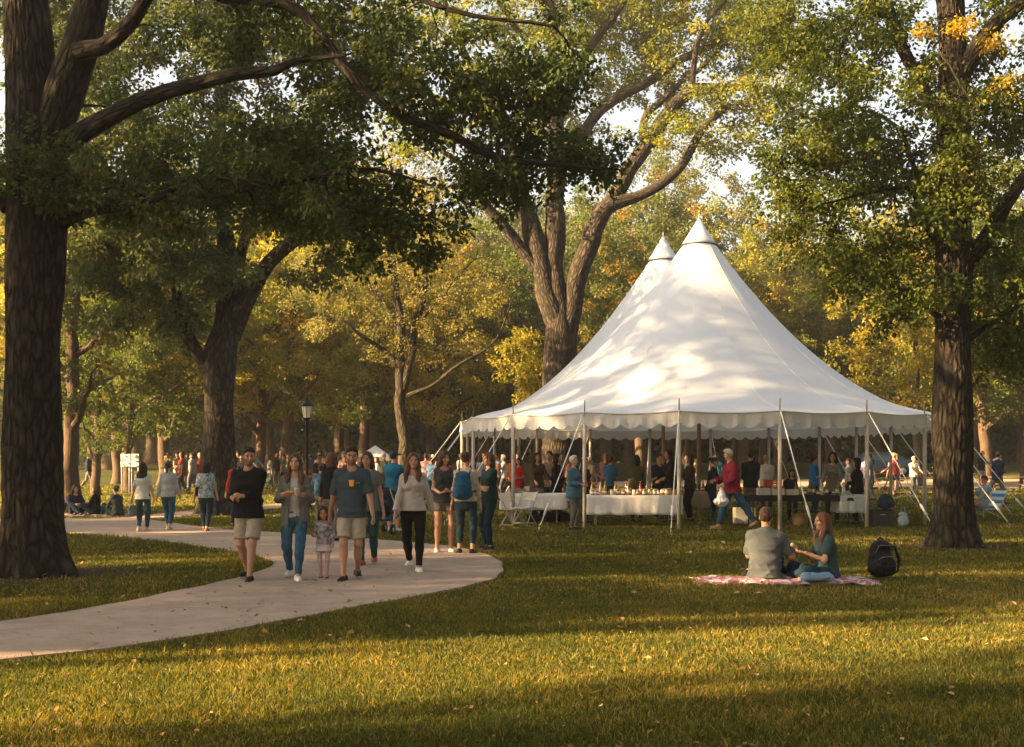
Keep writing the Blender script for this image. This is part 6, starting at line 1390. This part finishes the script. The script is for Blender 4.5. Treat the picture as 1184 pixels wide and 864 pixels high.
# ---- people under and around the tent
def stand(px, d, H, yaw, label, top, bottom, hair='hair_dark', style='short', female=False, hands=None, seed=1, h=.013, feet=None, **k):
    x, y = at(px, d); return person(label, x, y, H, yaw, female=female, top=dict(m=top[0], sleeve=top[1], hem=top[2] if len(top) > 2 else -.08, hairback=True, name=top[3] if len(top) > 3 else 'shirt', sl_ease=.02), bottom=dict(m=bottom), shoes=BS, hair=hair, style=style, hands=hands, seed=seed, h=h, feet=feet, **k)
reach = ((-.20, -.38, 1.02), (.20, -.38, 1.02)); fold_ = ((-.06, -.26, 1.08), (.08, -.26, 1.08))
BRN = cloth('brown_top', (.06, .04, .03)); BLKT = cloth('black_top', (.012, .012, .014)); MAR = cloth('maroon_top', (.07, .015, .018)); OLV = cloth('olive_top', (.085, .080, .045)); NAV = cloth('navy_top', (.015, .022, .035)); GRYP = cloth('grey_trousers', (.12, .11, .10)); 
stand(663, 28.0, 1.70, -62 + 120, 'white-haired woman in steel blue blouse and grey trousers at the white-clothed table', (cloth('steel_blue', (.055, .13, .18)), 1.8, -.16), GRYP, 'hair_grey', 'short', True, fold_, 41, h=.011, width=1.12)
stand(621, 32.3, 1.80, 20, 'woman with long dark hair in a brown top behind the leftmost table', (BRN, 1.9), DJEAN, 'hair_dark', 'long', True, reach, 42)
stand(636, 32.9, 1.83, -30, 'brown-haired person in a tan top between the two dark figures behind the leftmost table', (cloth('tan_top', (.22, .16, .10)), 1.9), DJEAN, 'hair_brown', 'short', False, fold_, 43)
stand(644, 32.2, 1.78, 75, 'person in black with a dark bob behind the leftmost table', (BLKT, 1.9), LEGG, 'hair_dark', 'bob', True, fold_, 44)
stand(676, 31.0, 1.66, 60, 'person in dark maroon hooded top behind the white-haired woman', (MAR, 1.9), DJEAN, 'hair_dark', 'bob', True, fold_, 45)
stand(736, 31.6, 1.74, 178, 'woman in olive top with dark shoulder-length hair, back turned, behind the jars', (OLV, 1.9), LEGG, 'hair_dark', 'bob', True, fold_, 46, width=1.12)
stand(706, 36.5, 1.70, 150, 'person in blue t-shirt with ginger hair in the middle of the tent', (cloth('mid_blue', (.04, .11, .22)), .8), DJEAN, 'hair_auburn', 'short', False, fold_, 47)
stand(776, 31.3, 1.88, -70, 'tall person in black with long dark hair leaning over the white-clothed table', (BLKT, 1.5), LEGG, 'hair_dark', 'long', True, reach, 48, lean=(0, -.10))
stand(762, 32.6, 1.75, 30, 'person in navy partly hidden behind the tall figure in black', (NAV, 1.9), LEGG, 'hair_brown', 'short', False, fold_, 49)
stand(798, 32.0, 1.76, -80, 'woman in brown cardigan in profile at the tan-clothed table', (BRN, 1.4), LEGG, 'hair_brown', 'bob', True, reach, 50)
stand(822, 31.8, 1.68, 70, 'dark-haired woman in a charcoal top bending towards the tan-clothed table', (cloth('charcoal', (.03, .032, .03)), 1.9), DJEAN, 'hair_dark', 'bun', True, reach, 51, lean=(0, -.16))
# man in red shirt walking
x, y = at(847, 28.1)
p, im = person('grey-haired man in crimson shirt and jeans walking left through the tent front', x, y, 1.86, -80, top=dict(m=cloth('crimson', (.20, .018, .035)), sleeve=1.85, hem=-.12, sl_ease=.02, ease=.024), bottom=dict(m=JEAN, wide=.012), shoes=cloth('tan_shoe', (.30, .20, .12)), hands=((-.16, -.36, 1.06), (.18, -.30, .98)), feet=((-.09, -.30, .085), (.09, .46, .20)), footdir=((0, -1, 0), (0, -.8, -.5)), head=(0, 14, 0), hair='hair_grey', seed=52, h=.011, lean=(0, -.10), width=1.15)
pt = im['arms'][1][2]; topworld(im, 'plastic_bag', [T(pt + v3(.02, -.02, -.34), pt + v3(.02, -.02, -.16), .12, .05, 1.4, 1.2, (0, 1, 0)), C(pt + v3(.02, -.02, -.16), pt + v3(0, -.02, -.05), .04, .02)], cloth('plastic_white', (.60, .60, .62), rough=.4), 'crumpled white plastic bag in the hand of the man in crimson', 'bag', .012, .03, (), folds(9, .012, 24))
stand(868, 31.8, 1.84, 170, 'man in navy top with his back turned behind the walking man in crimson', (NAV, 1.9), cloth('tan_trousers', (.22, .17, .11)), 'hair_dark', 'short', False, fold_, 53)
stand(886, 35.5, 1.74, 165, 'person in white t-shirt with short hair inside the tent', (cloth('white_tee', (.46, .47, .43)), .8), DJEAN, 'hair_blond', 'short', False, fold_, 54)
stand(915, 31.0, 1.36, 10, 'dark-haired child behind the black-clothed table', (MAR, 1.0), DJEAN, 'hair_dark', 'bob', True, fold_, 55)
stand(963, 30.9, 1.80, -20, 'curly-haired woman in grey patterned cardigan behind the black-clothed table', (cloth('grey_pattern', (.10, .105, .10), c2=(.26, .25, .22), scale=30), 1.9, -.14, 'cardigan'), DJEAN, 'hair_dark', 'curly', True, reach, 56)
stand(991, 30.3, 1.66, -110, 'woman all in black with dark hair at the right end of the black-clothed table', (BLKT, 1.9), LEGG, 'hair_dark', 'bob', True, fold_, 57, width=1.2)
stand(941, 37.0, 1.72, 100, 'person in bright blue t-shirt deep inside the tent', (cloth('vivid_blue', (.02, .16, .40)), .8), DJEAN, 'hair_brown', 'short', False, fold_, 58)
stand(600, 39.0, 1.68, -30, 'woman in a red dress beyond the left end of the tent', (cloth('red_dress', (.42, .02, .02)), .7, -.3, 'dress'), DJEAN, 'hair_dark', 'bob', True, fold_, 59)
stand(594, 41.5, 1.78, 150, 'man in orange t-shirt beside the woman in the red dress', (cloth('orange_tee', (.42, .14, .05)), .7), DJEAN, 'hair_grey', 'short', False, None, 60)
stand(1153, 43, 1.88, 120, 'man in dark jacket and trousers striding far right behind the guy ropes', (NAV, 1.9, -.12, 'jacket'), cloth('grey_trousers', (.12, .11, .10)), 'hair_dark', 'short', False, fold_, 61, feet=((-.10, -.28, .085), (.12, .50, .22)), cap=cloth('olive_cap', (.08, .08, .05)), lean=(0, -.08))
bx_, by_ = at(1134, 33.55)
person('person in aqua patterned top sitting in the striped beach chair', bx_, by_, 1.70, -69, female=True, top=dict(m=cloth('aqua_pattern', (.04, .20, .30), c2=(.3, .42, .45), scale=25), sleeve=.8, hem=-.05), bottom=dict(m=cloth('stone_shorts', (.30, .24, .2)), len=.6, wide=.02, name='shorts'), shoes=BS, pel=(0, .05, .40), feet=((-.10, -.56, .085), (.10, -.60, .085)), kneepole=((0, -.5, 1), (0, -.5, 1)), hands=((-.16, -.30, .52), (.16, -.30, .52)), hair='hair_dark', style='short', seed=62, h=.013, lean=(0, .18), head=(0, 8, 0))
# ---- the seated picnic group at the left
gx, gy = at(112, 35.0); blanket(gx, gy, 1.15, .45, 'faded patterned picnic blanket under the seated group at the left', pattern('blanket_far', (.30, .08, .07), (.14, .20, .24), (.42, .38, .36)), 5)
sitp = dict(pel=(0, 0, .12), feet=((-.05, -.55, .09), (.15, -.60, .09)), kneepole=((-.5, -.3, .9), (.5, -.3, .9)), h=.014)
def seated(px, d, yaw, label, m, hair, style, fem, seed, H=1.66, **k):
    x, y = at(px, d); q = dict(sitp); q.update(k); return person(label, x, y, H, yaw, female=fem, top=dict(m=m, sleeve=1.8, hem=-.05, hairback=True), bottom=dict(m=DJEAN), shoes=BS, hair=hair, style=style, hands=((-.14, -.38, .36), (.16, -.38, .36)), seed=seed, **q)
seated(87, 35.2, 40, 'boy in a navy t-shirt sitting at the left end of the far blanket', NAV, 'hair_brown', 'curly', False, 71)
seated(111, 35.0, -100, 'woman in black leaning back in the middle of the far blanket', BLKT, 'hair_brown', 'bob', True, 72)
seated(136, 34.6, -130, 'hunched person in a dark grey top at the right end of the far blanket', cloth('dark_grey_top', (.035, .042, .045)), 'hair_dark', 'bun', True, 73, lean=(0, -.15))
seated(66, 35.8, 20, 'child in a bright blue top at the far left, half hidden by the big oak', cloth('vivid_blue', (.02, .16, .40)), 'hair_brown', 'short', False, 74, H=1.5)
stand(102, 56, 1.76, 100, 'man with a dark backpack jacket walking far left past the notice boards', (NAV, 1.9), GRYP, 'hair_dark', 'short', False, None, 75, h=.02, feet=wl(-.2, .25))

# ---------------------------------------------------------------- the crowd far behind: a few figures copied and re-dressed
COLS = {'pale blue': (.22, .30, .38), 'white': (.48, .46, .44), 'pink': (.38, .21, .21), 'red': (.24, .035, .03), 'dark': (.02, .022, .03), 'teal': (.03, .14, .18), 'tan': (.34, .25, .17), 'orange': (.32, .14, .06), 'grey': (.17, .17, .17), 'denim blue': (.05, .10, .20), 'lilac': (.32, .26, .42), 'olive': (.10, .10, .05)}
BOT = {'dark': (.02, .022, .03), 'denim': (.04, .075, .13), 'khaki': (.28, .23, .17), 'grey': (.12, .12, .12)}
for n_, c in COLS.items(): cloth('crowd_' + n_, c)
for n_, c in BOT.items(): cloth('crowdb_' + n_, c)
TPL = []
for k, (fem, sty, yaw, hands, sk) in enumerate(((False, 'short', 0, None, 'skin_light'), (True, 'long', 0, fold_, 'skin_light'), (False, 'short', 0, fold_, 'skin_brown'), (True, 'bob', 0, None, 'skin_tan'), (True, 'pony', 0, reach, 'skin_light'), (False, 'short', 0, reach, 'skin_tan'))):
    p, _ = person('crowd', 0, 200, 1.72, 0, female=fem, style=sty, hands=hands, skin=sk, hair=['hair_brown', 'hair_auburn', 'hair_dark', 'hair_dark', 'hair_blond', 'hair_grey'][k], top=dict(m=cloth('crowd_white', (1, 1, 1)), sleeve=[.7, 1.8, .8, .6, 1.8, .7][k], hem=-.1), bottom=dict(m=cloth('crowdb_dark', (1, 1, 1)), len=[1.9, 1.9, .8, 1.9, .6, 1.9][k]), shoes=BS, seed=80 + k, h=.020, fingers=False, feet=wl([.1, 0, -.1, .12, 0, .05][k], [-.1, 0, .1, -.12, 0, -.05][k]), z=0)
    TPL.append([p, 0])
rc = random.Random(5); seen = {}
spots = []
def crowd(n, px0, px1, d0, d1, where):
    cs = [(rc.uniform(px0, px1), rc.uniform(d0, d1)) for _ in range(max(2, n//4))]
    for _ in range(n):
        for t in range(60):
            c_ = rc.choice(cs); px, d = c_[0] + rc.gauss(0, 13), c_[1] + rc.gauss(0, 1.4); x, y = XD(px, d)
            if not (px0 - 6 < px < px1 + 6): continue
            if all((x - a)**2 + (y - b)**2 > .45 for a, b, *_ in spots): spots.append((x, y, where)); break
crowd(9, 178, 232, 44, 60, 'left of the forked oak'); crowd(10, 262, 330, 40, 62, 'between forked oak and lamp post'); crowd(24, 338, 432, 40, 64, 'around the lamp post'); crowd(20, 430, 530, 40, 62, 'between lamp post and tent')
crowd(13, 535, 640, 44, 60, 'beyond the tent\'s left end'); crowd(13, 650, 830, 44, 60, 'beyond the tent\'s middle'); crowd(10, 840, 1060, 46, 64, 'beyond the tent\'s right end'); crowd(4, 1125, 1184, 50, 66, 'right of the maple')
for x, y, where in spots:
    k = rc.randrange(6); tp = TPL[k]; tops = list(COLS); 
    for t in range(40):
        cn, bn = rc.choice(tops), rc.choice(list(BOT)); key = (cn, bn, k, where)
        if key not in seen: break
    seen[key] = 1
    o = tp[0] if tp[1] == 0 else copy_tree(tp[0]); tp[1] += 1
    o.location = (x, y, float(gz(x, y))); o.rotation_euler = (0, 0, rc.uniform(0, 6.28)); s = rc.uniform(.93, 1.07); o.scale = (s, s, s)
    for ch in o.children:
        if ch.name.startswith('shirt'): ch.material_slots[0].link = 'OBJECT'; ch.material_slots[0].material = CL['crowd_' + cn]
        if ch.name.startswith('trousers'): ch.material_slots[0].link = 'OBJECT'; ch.material_slots[0].material = CL['crowdb_' + bn]
    kind = ['short-haired man', 'long-haired woman', 'dark-skinned man', 'woman with a dark bob', 'blonde ponytailed woman', 'grey-haired man'][k]
    bw_ = {0: 'trousers', 1: 'trousers', 2: 'shorts', 3: 'trousers', 4: 'shorts', 5: 'trousers'}[k]
    tag(o, f'{kind}, {cn} top, {bn} {bw_}, {where}', 'person', 'people in the crowd behind')
